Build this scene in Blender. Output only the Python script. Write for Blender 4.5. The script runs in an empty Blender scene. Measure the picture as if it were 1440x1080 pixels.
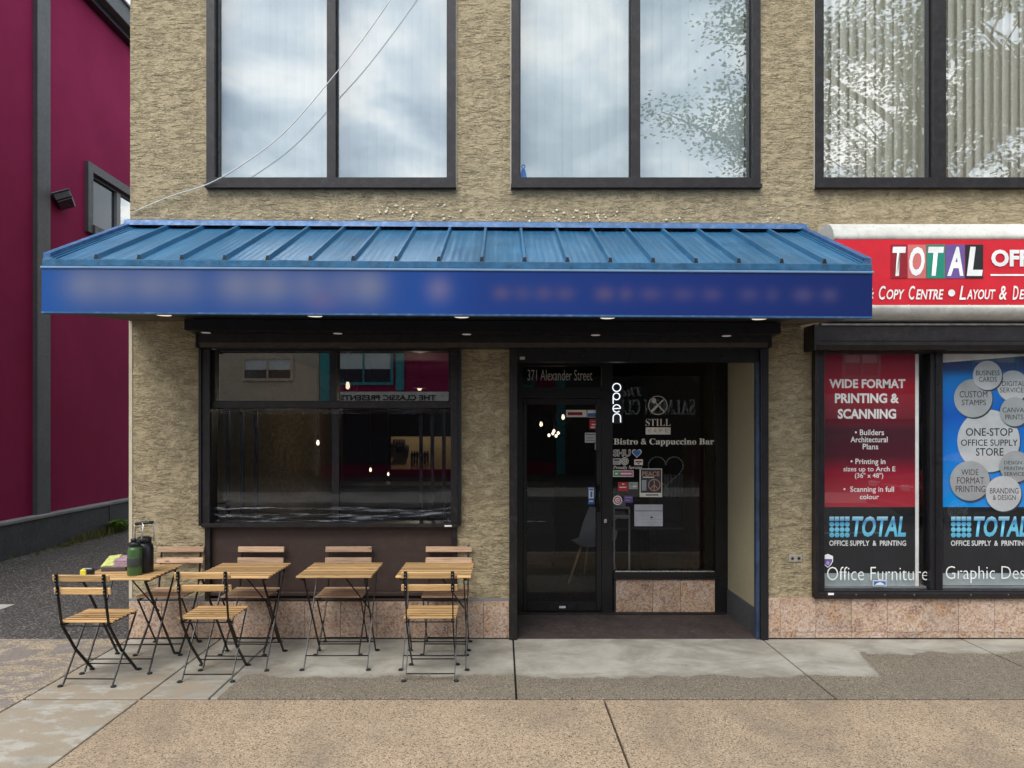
import bpy, bmesh, math, random
from mathutils import Vector, Matrix, noise as mnoise
random.seed(7)
R = math.radians
scene = bpy.context.scene
COL = scene.collection

# ---------------------------------------------------------------- camera
D = 6.035            # camera to facade plane (m)
H = 1.78             # eye height
VX, VY, F = 705.0, 603.0, 1000.0
cam_d = bpy.data.cameras.new("camera"); cam = bpy.data.objects.new("camera", cam_d); COL.objects.link(cam)
cam.location = (0, -D, H); cam.rotation_euler = (R(90), 0, 0)
cam_d.sensor_width = 36; cam_d.lens = 36*F/1440
cam_d.shift_x = (720-VX)/1440; cam_d.shift_y = (VY-540)/1440
cam_d.clip_start = 0.05; cam_d.clip_end = 400
scene.camera = cam

# ---------------------------------------------------------------- world
SUN_EL, SUN_AZ = 52, 205      # sun behind the camera, a little to the left
w = bpy.data.worlds.new("World"); scene.world = w; w.use_nodes = True
nt = w.node_tree; nt.nodes.clear()
def N(t, **k):
    n = nt.nodes.new(t)
    for a, b in k.items(): setattr(n, a, b)
    return n
L = nt.links.new
out = N('ShaderNodeOutputWorld'); bg = N('ShaderNodeBackground'); bg.inputs[1].default_value = 0.12
sky = N('ShaderNodeTexSky', sky_type='NISHITA', sun_disc=False, sun_elevation=R(SUN_EL), sun_rotation=R(SUN_AZ))
tc = N('ShaderNodeTexCoord'); sep = N('ShaderNodeSeparateXYZ'); L(tc.outputs['Generated'], sep.inputs[0])
zz = N('ShaderNodeMath', operation='ADD'); L(sep.outputs[2], zz.inputs[0]); zz.inputs[1].default_value = 0.22
zm = N('ShaderNodeMath', operation='MAXIMUM'); L(zz.outputs[0], zm.inputs[0]); zm.inputs[1].default_value = 0.1
dx = N('ShaderNodeMath', operation='DIVIDE'); L(sep.outputs[0], dx.inputs[0]); L(zm.outputs[0], dx.inputs[1])
dy = N('ShaderNodeMath', operation='DIVIDE'); L(sep.outputs[1], dy.inputs[0]); L(zm.outputs[0], dy.inputs[1])
cb = N('ShaderNodeCombineXYZ'); L(dx.outputs[0], cb.inputs[0]); L(dy.outputs[0], cb.inputs[1]); cb.inputs[2].default_value = 3.7
n1 = N('ShaderNodeTexNoise'); n1.inputs['Scale'].default_value = 4.2; n1.inputs['Detail'].default_value = 8; n1.inputs['Roughness'].default_value = .52; n1.inputs['Distortion'].default_value = .3
L(cb.outputs[0], n1.inputs['Vector'])
cr = N('ShaderNodeValToRGB'); e = cr.color_ramp.elements
e[0].position = .36; e[0].color = (.31, .39, .48, 1); e[1].position = .62; e[1].color = (1.0, 1.0, .98, 1)
m_ = e.new(.5); m_.color = (.60, .68, .75, 1)
L(n1.outputs[0], cr.inputs[0])
vm = N('ShaderNodeVectorMath', operation='SCALE'); L(cr.outputs[0], vm.inputs[0]); vm.inputs['Scale'].default_value = 12.5
mx = N('ShaderNodeMix', data_type='RGBA'); mx.inputs[0].default_value = .88
L(sky.outputs[0], mx.inputs[6]); L(vm.outputs[0], mx.inputs[7]); L(mx.outputs[2], bg.inputs[0]); L(bg.outputs[0], out.inputs[0])

# ---------------------------------------------------------------- sun (overcast: soft)
sl = bpy.data.lights.new("sun", 'SUN'); sl.energy = 1.5; sl.angle = R(35); sl.color = (1, .96, .9)
so = bpy.data.objects.new("sun", sl); COL.objects.link(so)
az, el = R(SUN_AZ), R(SUN_EL)
sd = Vector((math.sin(az)*math.cos(el), math.cos(az)*math.cos(el), math.sin(el)))
so.rotation_euler = sd.to_track_quat('Z', 'Y').to_euler(); so.location = (0, -10, 20)
vs = scene.view_settings; vs.view_transform = 'Standard'; vs.look = 'None'; vs.gamma = 1; vs.exposure = 0.72; vs.use_curve_mapping = False
scene.render.engine = 'CYCLES'
scene.cycles.max_bounces = 8; scene.cycles.transparent_max_bounces = 12
try: scene.cycles.use_denoising = True
except Exception: pass

# ---------------------------------------------------------------- measuring helpers (points on real planes)
def S(Y): return F/(D+Y)
def X(px, Y=0): return (px-VX)/S(Y)
def Z(py, Y=0): return H+(VY-py)/S(Y)

# ---------------------------------------------------------------- object helpers
def link(name, me, m=None, parent=None):
    o = bpy.data.objects.new(name, me); COL.objects.link(o)
    if m is not None and me is not None: me.materials.clear(); me.materials.append(m)
    if parent is not None: o.parent = parent
    return o
def tag(o, label=None, cat=None, group=None, kind=None):
    if label: o['label'] = label
    if cat: o['category'] = cat
    if group: o['group'] = group
    if kind: o['kind'] = kind
    return o
def empty(name, loc=(0, 0, 0), rz=0, **k):
    o = bpy.data.objects.new(name, None); COL.objects.link(o)
    o.location = loc; o.rotation_euler = (0, 0, rz); o.empty_display_size = .1
    tag(o, **k); return o
def copy_tree(o, parent=None):
    c = o.copy(); COL.objects.link(c)
    if parent is not None: c.parent = parent
    for ch in list(o.children): copy_tree(ch, c)
    return c

class MB:
    """collects simple solids into one mesh"""
    def __init__(s): s.v = []; s.f = []; s.sm = []
    def box(s, x0, x1, y0, y1, z0, z1, b=0.0, M=None):
        if b > 0:
            b = min(b, .45*min(abs(x1-x0), abs(y1-y0), abs(z1-z0)))
            bm = bmesh.new(); bmesh.ops.create_cube(bm, size=1)
            for v in bm.verts: v.co = Vector(((x0+x1)/2+v.co.x*(x1-x0), (y0+y1)/2+v.co.y*(y1-y0), (z0+z1)/2+v.co.z*(z1-z0)))
            bmesh.ops.bevel(bm, geom=list(bm.edges), offset=b, segments=1, affect='EDGES')
            bm.verts.ensure_lookup_table(); k = len(s.v)
            s.v += [tuple(M @ v.co if M else v.co) for v in bm.verts]
            s.f += [tuple(k+v.index for v in f.verts) for f in bm.faces]; s.sm += [False]*len(bm.faces)
            bm.free(); return s
        k = len(s.v)
        P = [(x0,y0,z0),(x1,y0,z0),(x1,y1,z0),(x0,y1,z0),(x0,y0,z1),(x1,y0,z1),(x1,y1,z1),(x0,y1,z1)]
        if M: P = [tuple(M @ Vector(p)) for p in P]
        s.v += P; s.f += [tuple(k+i for i in q) for q in ((0,3,2,1),(4,5,6,7),(0,1,5,4),(1,2,6,5),(2,3,7,6),(3,0,4,7))]; s.sm += [False]*6
        return s
    def quad(s, a, b, c, d):
        k = len(s.v); s.v += [tuple(a), tuple(b), tuple(c), tuple(d)]; s.f.append((k, k+1, k+2, k+3)); s.sm.append(False); return s
    def tube(s, pts, r, n=8, caps=True):
        pts = [Vector(p) for p in pts]; k = len(s.v); up = Vector((0, 0, 1))
        rs = r if isinstance(r, (list, tuple)) else [r]*len(pts)
        prev = None
        for i, p in enumerate(pts):
            d = (pts[min(i+1, len(pts)-1)]-pts[max(i-1, 0)]).normalized()
            a = d.cross(up)
            if a.length < 1e-3: a = d.cross(Vector((1, 0, 0)))
            a.normalize()
            if prev is not None and a.dot(prev) < 0: a = -a
            prev = a; b = d.cross(a)
            for j in range(n):
                t = 2*math.pi*j/n; s.v.append(tuple(p+(a*math.cos(t)+b*math.sin(t))*rs[i]))
        for i in range(len(pts)-1):
            for j in range(n):
                s.f.append((k+i*n+j, k+i*n+(j+1) % n, k+(i+1)*n+(j+1) % n, k+(i+1)*n+j)); s.sm.append(True)
        if caps:
            s.f.append(tuple(k+j for j in range(n))[::-1]); s.f.append(tuple(k+(len(pts)-1)*n+j for j in range(n))); s.sm += [False, False]
        return s
    def bar(s, p, q, wx, t):
        """flat bar between p and q: wx wide across X, t thick in the bending plane"""
        p, q = Vector(p), Vector(q); d = (q-p).normalized(); a = Vector((1, 0, 0)); a = (a-d*a.dot(d)).normalized(); b = d.cross(a)
        k = len(s.v)
        for c in (p, q):
            for u, v in ((-1,-1),(1,-1),(1,1),(-1,1)): s.v.append(tuple(c+a*u*wx/2+b*v*t/2))
        s.f += [tuple(k+i for i in f) for f in ((0,3,2,1),(4,5,6,7),(0,1,5,4),(1,2,6,5),(2,3,7,6),(3,0,4,7))]; s.sm += [False]*6
        return s
    def lathe(s, prof, c=(0, 0, 0), n=24):
        k = len(s.v); m = len(prof)
        for r, z in prof:
            for j in range(n):
                t = 2*math.pi*j/n; s.v.append((c[0]+r*math.cos(t), c[1]+r*math.sin(t), c[2]+z))
        for i in range(m-1):
            for j in range(n):
                s.f.append((k+i*n+j, k+i*n+(j+1) % n, k+(i+1)*n+(j+1) % n, k+(i+1)*n+j)); s.sm.append(True)
        s.f.append(tuple(k+j for j in range(n))[::-1]); s.f.append(tuple(k+(m-1)*n+j for j in range(n))); s.sm += [False, False]
        return s
    def prism(s, prof, x0, x1, smooth=False):
        """closed (y,z) profile extruded along X"""
        k = len(s.v); n = len(prof)
        for x in (x0, x1):
            for y, z in prof: s.v.append((x, y, z))
        for j in range(n): s.f.append((k+j, k+(j+1) % n, k+n+(j+1) % n, k+n+j)); s.sm.append(smooth)
        s.f.append(tuple(k+j for j in range(n))[::-1]); s.f.append(tuple(k+n+j for j in range(n))); s.sm += [False, False]
        return s
    def disc(s, cx, cz, y, r, n=32, rz=None):
        k = len(s.v); rz = rz or r
        for j in range(n):
            t = 2*math.pi*j/n; s.v.append((cx+r*math.cos(t), y, cz+rz*math.sin(t)))
        s.f.append(tuple(k+j for j in range(n))); s.sm.append(False); return s
    def ring(s, cx, cz, y, r, t, n=32, a0=0, a1=2*math.pi):
        k = len(s.v)
        for j in range(n+1):
            a = a0+(a1-a0)*j/n
            for q in (r-t/2, r+t/2): s.v.append((cx+q*math.cos(a), y, cz+q*math.sin(a)))
        for j in range(n): s.f.append((k+2*j, k+2*j+1, k+2*j+3, k+2*j+2)); s.sm.append(False)
        return s
    def mesh(s, name='mesh', smooth=None):
        me = bpy.data.meshes.new(name); me.from_pydata(s.v, [], s.f)
        me.polygons.foreach_set('use_smooth', [bool(x) for x in s.sm] if smooth is None else [smooth]*len(s.f))
        me.validate(); me.update(); return me
    def build(s, name, m, parent=None, smooth=None): return link(name, s.mesh(name, smooth), m, parent)

# ---------------------------------------------------------------- materials
class NT:
    def __init__(s, name):
        s.m = bpy.data.materials.new(name); s.m.use_nodes = True; s.t = s.m.node_tree; s.t.nodes.clear()
        s.out = s.n('ShaderNodeOutputMaterial'); s.geo = None
    def n(s, t, ins=None, **k):
        x = s.t.nodes.new(t)
        for a, b in k.items(): setattr(x, a, b)
        for a, b in (ins or {}).items(): x.inputs[a].default_value = b
        return x
    def l(s, a, b): s.t.links.new(a, b)
    def pos(s, scale=(1, 1, 1), obj=False):
        src = s.n('ShaderNodeTexCoord').outputs['Object'] if obj else s.n('ShaderNodeNewGeometry').outputs['Position']
        mp = s.n('ShaderNodeMapping'); mp.inputs['Scale'].default_value = scale; s.l(src, mp.inputs[0]); return mp.outputs[0]
    def noise(s, vec, scale=5, detail=4, rough=.5, dist=0):
        x = s.n('ShaderNodeTexNoise', {'Scale': scale, 'Detail': detail, 'Roughness': rough, 'Distortion': dist}); s.l(vec, x.inputs['Vector']); return x.outputs[0]
    def voro(s, vec, scale=5, feature='F1', out='Distance', rnd=1):
        x = s.n('ShaderNodeTexVoronoi', {'Scale': scale, 'Randomness': rnd}, feature=feature); s.l(vec, x.inputs['Vector']); return x.outputs[out]
    def ramp(s, fac, stops, interp='LINEAR'):
        x = s.n('ShaderNodeValToRGB'); x.color_ramp.interpolation = interp; el = x.color_ramp.elements
        while len(el) > 1: el.remove(el[-1])
        el[0].position = stops[0][0]; c = stops[0][1]; el[0].color = (c, c, c, 1) if isinstance(c, (int, float)) else (*c, 1)
        for p, c in stops[1:]:
            q = el.new(p); q.color = (c, c, c, 1) if isinstance(c, (int, float)) else (*c, 1)
        s.l(fac, x.inputs[0]); return x.outputs[0]
    def math(s, op, a, b=None, clamp=False):
        x = s.n('ShaderNodeMath', operation=op); x.use_clamp = clamp
        for i, q in enumerate((a, b)):
            if q is None: continue
            if isinstance(q, (int, float)): x.inputs[i].default_value = q
            else: s.l(q, x.inputs[i])
        return x.outputs[0]
    def mix(s, fac, a, b, blend='MIX'):
        x = s.n('ShaderNodeMix', data_type='RGBA', blend_type=blend)
        for i, q in ((0, fac), (6, a), (7, b)):
            if isinstance(q, (int, float)): x.inputs[i].default_value = q if i == 0 else (q, q, q, 1)
            elif isinstance(q, tuple): x.inputs[i].default_value = (*q, 1)
            else: s.l(q, x.inputs[i])
        return x.outputs[2]
    def bump(s, h, strength=.5, dist=.01, prev=None):
        x = s.n('ShaderNodeBump', {'Strength': strength, 'Distance': dist}); s.l(h, x.inputs['Height'])
        if prev is not None: s.l(prev, x.inputs['Normal'])
        return x.outputs[0]
    def bsdf(s, color, rough=.6, metal=0, normal=None, spec=.5, coat=0, emit=None, estr=0):
        b = s.n('ShaderNodeBsdfPrincipled', {'Metallic': metal, 'Specular IOR Level': spec, 'Coat Weight': coat})
        for k, q in (('Base Color', color), ('Roughness', rough)):
            if isinstance(q, tuple): b.inputs[k].default_value = (*q, 1)
            elif isinstance(q, (int, float)): b.inputs[k].default_value = q
            else: s.l(q, b.inputs[k])
        if normal is not None: s.l(normal, b.inputs['Normal'])
        if emit: b.inputs['Emission Color'].default_value = (*emit, 1); b.inputs['Emission Strength'].default_value = estr
        s.l(b.outputs[0], s.out.inputs[0]); return b

def plain(name, c, rough=.6, metal=0, var=.12, vs_=6, bump=.0, bs=60, spec=.5, coat=0, dust=0):
    """a painted or printed surface with a little mottling, wear in the gloss and fine relief"""
    t = NT(name); p = t.pos()
    n = t.noise(p, vs_, 5, .6)
    lo = tuple(x*(1-var) for x in c); hi = tuple(min(1, x*(1+var)) for x in c)
    col = t.ramp(n, [(.3, lo), (.7, hi)])
    if dust > 0:
        d = t.ramp(t.noise(p, 18, 6, .7), [(.5, 0.), (.75, dust)]); col = t.mix(d, col, (.38, .35, .31))
    rr = t.ramp(t.noise(p, 23, 3), [(.3, max(0, rough-.08)), (.7, min(1, rough+.1))])
    nm = t.bump(t.noise(p, bs, 3), .4, bump) if bump > 0 else None
    t.bsdf(col, rr, metal, nm, spec, coat); return t.m
def emis(name, c, k):
    t = NT(name); x = t.n('ShaderNodeEmission', {'Color': (*c, 1), 'Strength': k}); t.l(x.outputs[0], t.out.inputs[0]); return t.m
def glass(name, refl=.1, tint=(.85, .88, .88), rough=0.0, wave=0.0):
    t = NT(name); tr = t.n('ShaderNodeBsdfTransparent', {'Color': (*tint, 1)}); gl = t.n('ShaderNodeBsdfGlossy', {'Roughness': rough})
    fr = t.n('ShaderNodeFresnel', {'IOR': 1.5})
    f = t.math('ADD', t.math('MULTIPLY', fr.outputs[0], 1-refl), refl-.03, True)
    bf = t.n('ShaderNodeNewGeometry').outputs['Backfacing']      # a pane has two faces: count it once
    f = t.math('MULTIPLY', f, t.math('SUBTRACT', 1., bf)); t.l(t.mix(bf, tint, (1., 1., 1.)), tr.inputs[0])
    ms = t.n('ShaderNodeMixShader'); t.l(f, ms.inputs[0]); t.l(tr.outputs[0], ms.inputs[1]); t.l(gl.outputs[0], ms.inputs[2])
    if wave > 0:
        nb = t.bump(t.noise(t.pos(), 1.3, 2), .5, wave); t.l(nb, gl.inputs['Normal'])
    t.l(ms.outputs[0], t.out.inputs[0]); return t.m

def m_stucco(name, base, k=1.0, smooth=False):
    t = NT(name); p2 = t.pos((1, 1, 1))
    wv = t.n('ShaderNodeTexNoise', {'Scale': 7.0, 'Detail': 3.0}); t.l(p2, wv.inputs['Vector'])
    ad = t.n('ShaderNodeVectorMath', operation='MULTIPLY_ADD'); t.l(wv.outputs[1], ad.inputs[0]); ad.inputs[1].default_value = (.10, .10, .045); t.l(p2, ad.inputs[2])
    def st_(sc):
        m = t.n('ShaderNodeMapping'); m.inputs['Scale'].default_value = sc; t.l(ad.outputs[0], m.inputs[0]); return m.outputs[0]
    def terrace(n, k, wd):           # torn trowel skin: lapped layers, each with a sharp lower lip
        f = t.math('FRACT', t.math('MULTIPLY', n, k)); return f, t.ramp(f, [(0., 1.), (wd, .0), (.97, .0), (1., 1.)])
    a = t.noise(st_((1, 1, 4.6)), 7.4, 4, .60, .2); f1, e1 = terrace(a, 9.0, .10)
    b = t.noise(st_((1, 1, 3.2)), 23, 4, .62, .2); f2, e2 = terrace(b, 5.0, .09)
    msk = t.ramp(t.noise(st_((1, 1, 1.5)), 11, 4, .6), [(.40, .15), (.58, 1.)]); msk2 = t.ramp(t.noise(st_((1, 1, 1.5)), 14, 4, .6), [(.45, 0.), (.60, 1.)])
    e1 = t.math('MULTIPLY', e1, msk); e2 = t.math('MULTIPLY', e2, msk2)
    g = t.noise(p2, 190, 2); g2 = t.noise(st_((1, 1, 1.5)), 60, 4, .7)
    h = t.math('ADD', t.math('MULTIPLY', t.math('MULTIPLY', f1, msk), .55), t.math('MULTIPLY', t.math('MULTIPLY', f2, msk2), .35))
    h = t.math('ADD', h, t.math('ADD', t.math('MULTIPLY', g, .15), t.math('MULTIPLY', g2, .35)))
    c1 = t.ramp(t.noise(p2, 1.1, 5, .6), [(.3, tuple(x*.90 for x in base)), (.7, tuple(x*1.08 for x in base))])
    c1 = t.mix(t.ramp(g2, [(.35, .22), (.55, 0.)]), c1, tuple(x*.62 for x in base))
    gr = t.math('MAXIMUM', e1, t.math('MULTIPLY', e2, .8))
    # darker colour along the lips of the layers
    lip_col = t.mix(t.math('MULTIPLY', gr, .85 if not smooth else .08), c1, tuple(x*.16 for x in base))
    pat = t.ramp(t.noise(t.pos((1, 1, .8)), 1.9, 6, .65), [(.60, 0.), (.70, .30)]); lip_col = t.mix(pat, lip_col, tuple(min(1, x*1.12+.05) for x in base))
    st = t.ramp(t.noise(t.pos((7, 7, .6)), 1, 5, .6), [(.55, 0.), (.75, .22)])
    col = t.mix(st, lip_col, tuple(x*.62 for x in base))
    t.bsdf(col, .9, 0, t.bump(h, 1.0 if not smooth else .3, .016*k), .15); return t.m

def m_marble(name, base=(.52, .36, .245)):
    t = NT(name); p = t.pos(); ob = t.n('ShaderNodeObjectInfo')
    off = t.n('ShaderNodeVectorMath', operation='ADD'); t.l(p, off.inputs[0])
    sc = t.n('ShaderNodeVectorMath', operation='SCALE'); sc.inputs[0].default_value = (7, 3, 5); t.l(ob.outputs['Random'], sc.inputs['Scale']); t.l(sc.outputs[0], off.inputs[1])
    v = off.outputs[0]
    wn = t.n('ShaderNodeTexNoise', {'Scale': 6.0, 'Detail': 3.0}); t.l(v, wn.inputs['Vector'])
    wv = t.n('ShaderNodeVectorMath', operation='MULTIPLY_ADD'); t.l(wn.outputs[1], wv.inputs[0]); wv.inputs[1].default_value = (.07, .07, .07); t.l(v, wv.inputs[2]); q = wv.outputs[0]
    big = t.voro(q, 9, 'F1', 'Color'); bigd = t.voro(q, 9, 'DISTANCE_TO_EDGE')
    sm = t.voro(q, 75, 'F1', 'Color'); smd = t.voro(q, 75, 'DISTANCE_TO_EDGE')
    s1 = t.n('ShaderNodeSeparateColor'); t.l(big, s1.inputs[0]); s2 = t.n('ShaderNodeSeparateColor'); t.l(sm, s2.inputs[0])
    cb_ = t.ramp(s1.outputs[0], [(.0, (.24, .13, .10)), (.12, (.46, .30, .22)), (.45, base), (.8, (.56, .43, .35)), (.93, (.50, .27, .12)), (1., (.32, .25, .22))])
    cs = t.ramp(s2.outputs[0], [(.0, (.10, .05, .04)), (.18, (.30, .17, .12)), (.4, base), (.8, (.60, .47, .39)), (1., (.66, .56, .48))])
    c = t.mix(.55, cb_, cs)
    c = t.mix(t.ramp(smd, [(0., .35), (.05, 0.)]), c, (.17, .10, .08))
    c = t.mix(t.ramp(bigd, [(0., .4), (.02, 0.)]), c, (.2, .12, .1))
    c = t.mix(t.ramp(t.noise(v, 60, 4, .7), [(.58, 0.), (.68, .6)]), c, (.14, .08, .06))
    rnd = t.math('ADD', t.math('MULTIPLY', ob.outputs['Random'], .22), .86)
    cm = t.n('ShaderNodeVectorMath', operation='SCALE'); t.l(c, cm.inputs[0]); t.l(rnd, cm.inputs['Scale'])
    t.bsdf(cm.outputs[0], .42, 0, t.bump(t.noise(v, 90, 3), .25, .002)); return t.m

def aggregate(t, p, base, dark, light, sc=120, dk=.36):
    """exposed aggregate: small stones of several tones in a matrix"""
    col = t.voro(p, sc, 'F1', 'Color'); s = t.n('ShaderNodeSeparateColor'); t.l(col, s.inputs[0])
    c = t.ramp(s.outputs[0], [(0., dark), (dk*.45, tuple(x*.62 for x in base)), (dk, base), (.78, tuple(x*1.12 for x in base)), (.93, light), (1., light)])
    big = t.noise(p, 1.3, 6, .65)
    c = t.mix(t.ramp(big, [(.38, 0.), (.72, .38)]), c, tuple(x*.55 for x in base))
    h = t.voro(p, sc, 'F1', 'Distance')
    return c, h
def m_tan(name='tan_aggregate'):
    t = NT(name); p = t.pos()
    c, h = aggregate(t, p, (.36, .265, .178), (.035, .029, .023), (.52, .41, .29), 150, .34)
    st = t.ramp(t.noise(t.pos((.9, .45, 1)), 1.6, 7, .68, .5), [(.46, 0.), (.64, .48)]); c = t.mix(st, c, (.15, .125, .098)); c = t.mix(t.ramp(t.voro(p, 2.6, 'F1'), [(.02, .75), (.032, 0.)]), c, (.06, .055, .05))
    t.bsdf(c, .85, 0, t.bump(h, .6, .004), .3); return t.m
def m_walk(name='pavement_concrete'):
    """smooth pale screed by the wall, worn away to dark aggregate further out; left slabs stay pale and scuffed"""
    t = NT(name); g = t.n('ShaderNodeNewGeometry').outputs['Position']; p = t.pos()
    sp = t.n('ShaderNodeSeparateXYZ'); t.l(g, sp.inputs[0])
    agg, h = aggregate(t, p, (.185, .155, .118), (.04, .034, .027), (.33, .28, .21), 160, .36)
    sm = t.ramp(t.noise(p, 3.1, 8, .66), [(.3, (.26, .24, .20)), (.5, (.36, .335, .285)), (.72, (.44, .41, .36))])
    sm = t.mix(t.ramp(t.noise(t.pos((1.1, 2.0, 1)), 1.3, 8, .72, .8), [(.47, 0.), (.62, .62)]), sm, (.19, .165, .13)); sm = t.mix(t.ramp(t.voro(p, 3.1, 'F1'), [(.016, .7), (.026, 0.)]), sm, (.09, .08, .07))
    sm = t.mix(t.ramp(t.noise(p, 170, 2), [(.6, 0.), (.75, .35)]), sm, (.2, .185, .165))
    sm = t.mix(t.ramp(t.noise(t.pos((1, 2.2, 1)), 2.3, 7, .7), [(.58, 0.), (.7, .5)]), sm, (.24, .225, .2))
    # where the screed ends: y limit as a function of x
    lim = t.n('ShaderNodeMapRange', {'From Min': 2.72, 'From Max': 2.86, 'To Min': -.93, 'To Max': -.40}); t.l(sp.outputs[0], lim.inputs[0])
    lim2 = t.n('ShaderNodeMapRange', {'From Min': -2.0, 'From Max': -1.86, 'To Min': -3.2, 'To Max': 0.}); t.l(sp.outputs[0], lim2.inputs[0])
    wob = t.math('MULTIPLY', t.math('SUBTRACT', t.noise(t.pos((1.6, 1.6, 1)), 1.7, 8, .66), .5), .36)
    wob = t.math('ADD', wob, t.math('MULTIPLY', t.math('SUBTRACT', t.noise(p, 60, 3), .5), .05))
    dd = t.math('SUBTRACT', t.math('ADD', sp.outputs[1], wob), t.math('ADD', lim.outputs[0], lim2.outputs[0]))
    fac = t.ramp(dd, [(0., 0.), (.02, .6), (.10, 1.)])
    c = t.mix(fac, agg, sm)
    # scuffed tan patches on the left slabs
    lf = t.n('ShaderNodeMapRange', {'From Min': -1.9, 'From Max': -2.1, 'To Min': 0., 'To Max': 1.}); t.l(sp.outputs[0], lf.inputs[0])
    yf = t.n('ShaderNodeMapRange', {'From Min': -.55, 'From Max': -1.25, 'To Min': .0, 'To Max': 1.}); t.l(sp.outputs[1], yf.inputs[0])
    pn = t.ramp(t.math('ADD', t.noise(t.pos((2, 3.4, 1)), 1.7, 8, .7), t.math('MULTIPLY', yf.outputs[0], .10)), [(.555, 0.), (.60, .85)])
    c = t.mix(t.math('MULTIPLY', pn, lf.outputs[0]), c, t.mix(t.noise(p, 90, 3), (.21, .17, .125), (.36, .29, .21)))
    t.bsdf(c, .82, 0, t.bump(t.mix(fac, h, t.noise(p, 90, 4)), .5, .003), .3); return t.m
def m_apron(name='worn_apron'):
    t = NT(name); p = t.pos()
    a, h = aggregate(t, p, (.335, .265, .185), (.07, .06, .05), (.5, .42, .32), 110, .35)
    n = t.noise(t.pos((1.2, 2.2, 1)), 2.1, 9, .72, .6)
    c = t.mix(t.ramp(n, [(.50, 0.), (.535, 1.)]), a, t.ramp(t.noise(p, 30, 5), [(.3, (.17, .145, .125)), (.7, (.24, .205, .18))]))
    c = t.mix(t.ramp(t.noise(t.pos((1.5, 3, 1)), 3.3, 8, .7), [(.60, 0.), (.64, .8)]), c, (.42, .385, .34))
    t.bsdf(c, .85, 0, t.bump(n, .5, .006, t.bump(h, .4, .003)), .3); return t.m
def m_asphalt(name='asphalt', k=1.0):
    t = NT(name); p = t.pos()
    c, h = aggregate(t, p, (.055*k, .048*k, .045*k), (.02, .02, .02), (.27, .26, .24), 85, .3)
    c = t.mix(t.ramp(t.noise(p, .9, 6, .6), [(.4, 0.), (.75, .5)]), c, (.035, .032, .031))
    t.bsdf(c, .8, 0, t.bump(h, .8, .006), .4); return t.m
def m_wood(name, base=(.66, .40, .17)):
    t = NT(name); ob = t.n('ShaderNodeObjectInfo')
    def shifted(sc):
        q = t.pos(sc, obj=True); a = t.n('ShaderNodeVectorMath', operation='ADD'); t.l(q, a.inputs[0])
        s_ = t.n('ShaderNodeVectorMath', operation='SCALE'); s_.inputs[0].default_value = (19, 37, 53); t.l(ob.outputs['Random'], s_.inputs['Scale']); t.l(s_.outputs[0], a.inputs[1]); return a.outputs[0]
    v = shifted((1.6, 26, 26)); v2 = shifted((4, 60, 60))
    g = t.noise(v, 2.2, 6, .6, .8); f = t.noise(v2, 2.5, 3)
    c = t.ramp(g, [(.28, tuple(x*.58 for x in base)), (.5, base), (.72, tuple(min(1, x*1.25) for x in base))])
    c = t.mix(t.ramp(f, [(.55, 0.), (.8, .45)]), c, tuple(x*.45 for x in base))
    kn = t.voro(shifted((5, 14, 14)), 1.0, 'F1'); c = t.mix(t.ramp(kn, [(.06, .8), (.16, 0.)]), c, (.16, .07, .025))
    rnd = t.math('ADD', t.math('MULTIPLY', ob.outputs['Random'], .46), .70)
    cm = t.n('ShaderNodeVectorMath', operation='SCALE'); t.l(c, cm.inputs[0]); t.l(rnd, cm.inputs['Scale'])
    t.bsdf(cm.outputs[0], .52, 0, t.bump(g, .25, .001)); return t.m
def m_bluemetal(name='blue_roof_metal'):
    t = NT(name); p = t.pos(); pl = t.pos((34, 1.2, 1.2))
    n = t.noise(p, 2.2, 6, .65); s_ = t.noise(pl, 1, 5, .6)
    c = t.ramp(n, [(.3, (.014, .095, .20)), (.7, (.030, .150, .29))])
    c = t.mix(t.ramp(s_, [(.5, 0.), (.72, .45)]), c, (.11, .26, .40))
    c = t.mix(t.ramp(t.noise(p, 30, 6, .7), [(.62, 0.), (.75, .5)]), c, (.30, .42, .50))
    t.bsdf(c, t.ramp(n, [(.3, .32), (.7, .5)]), .25, t.bump(s_, .25, .003), .6); return t.m
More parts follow.
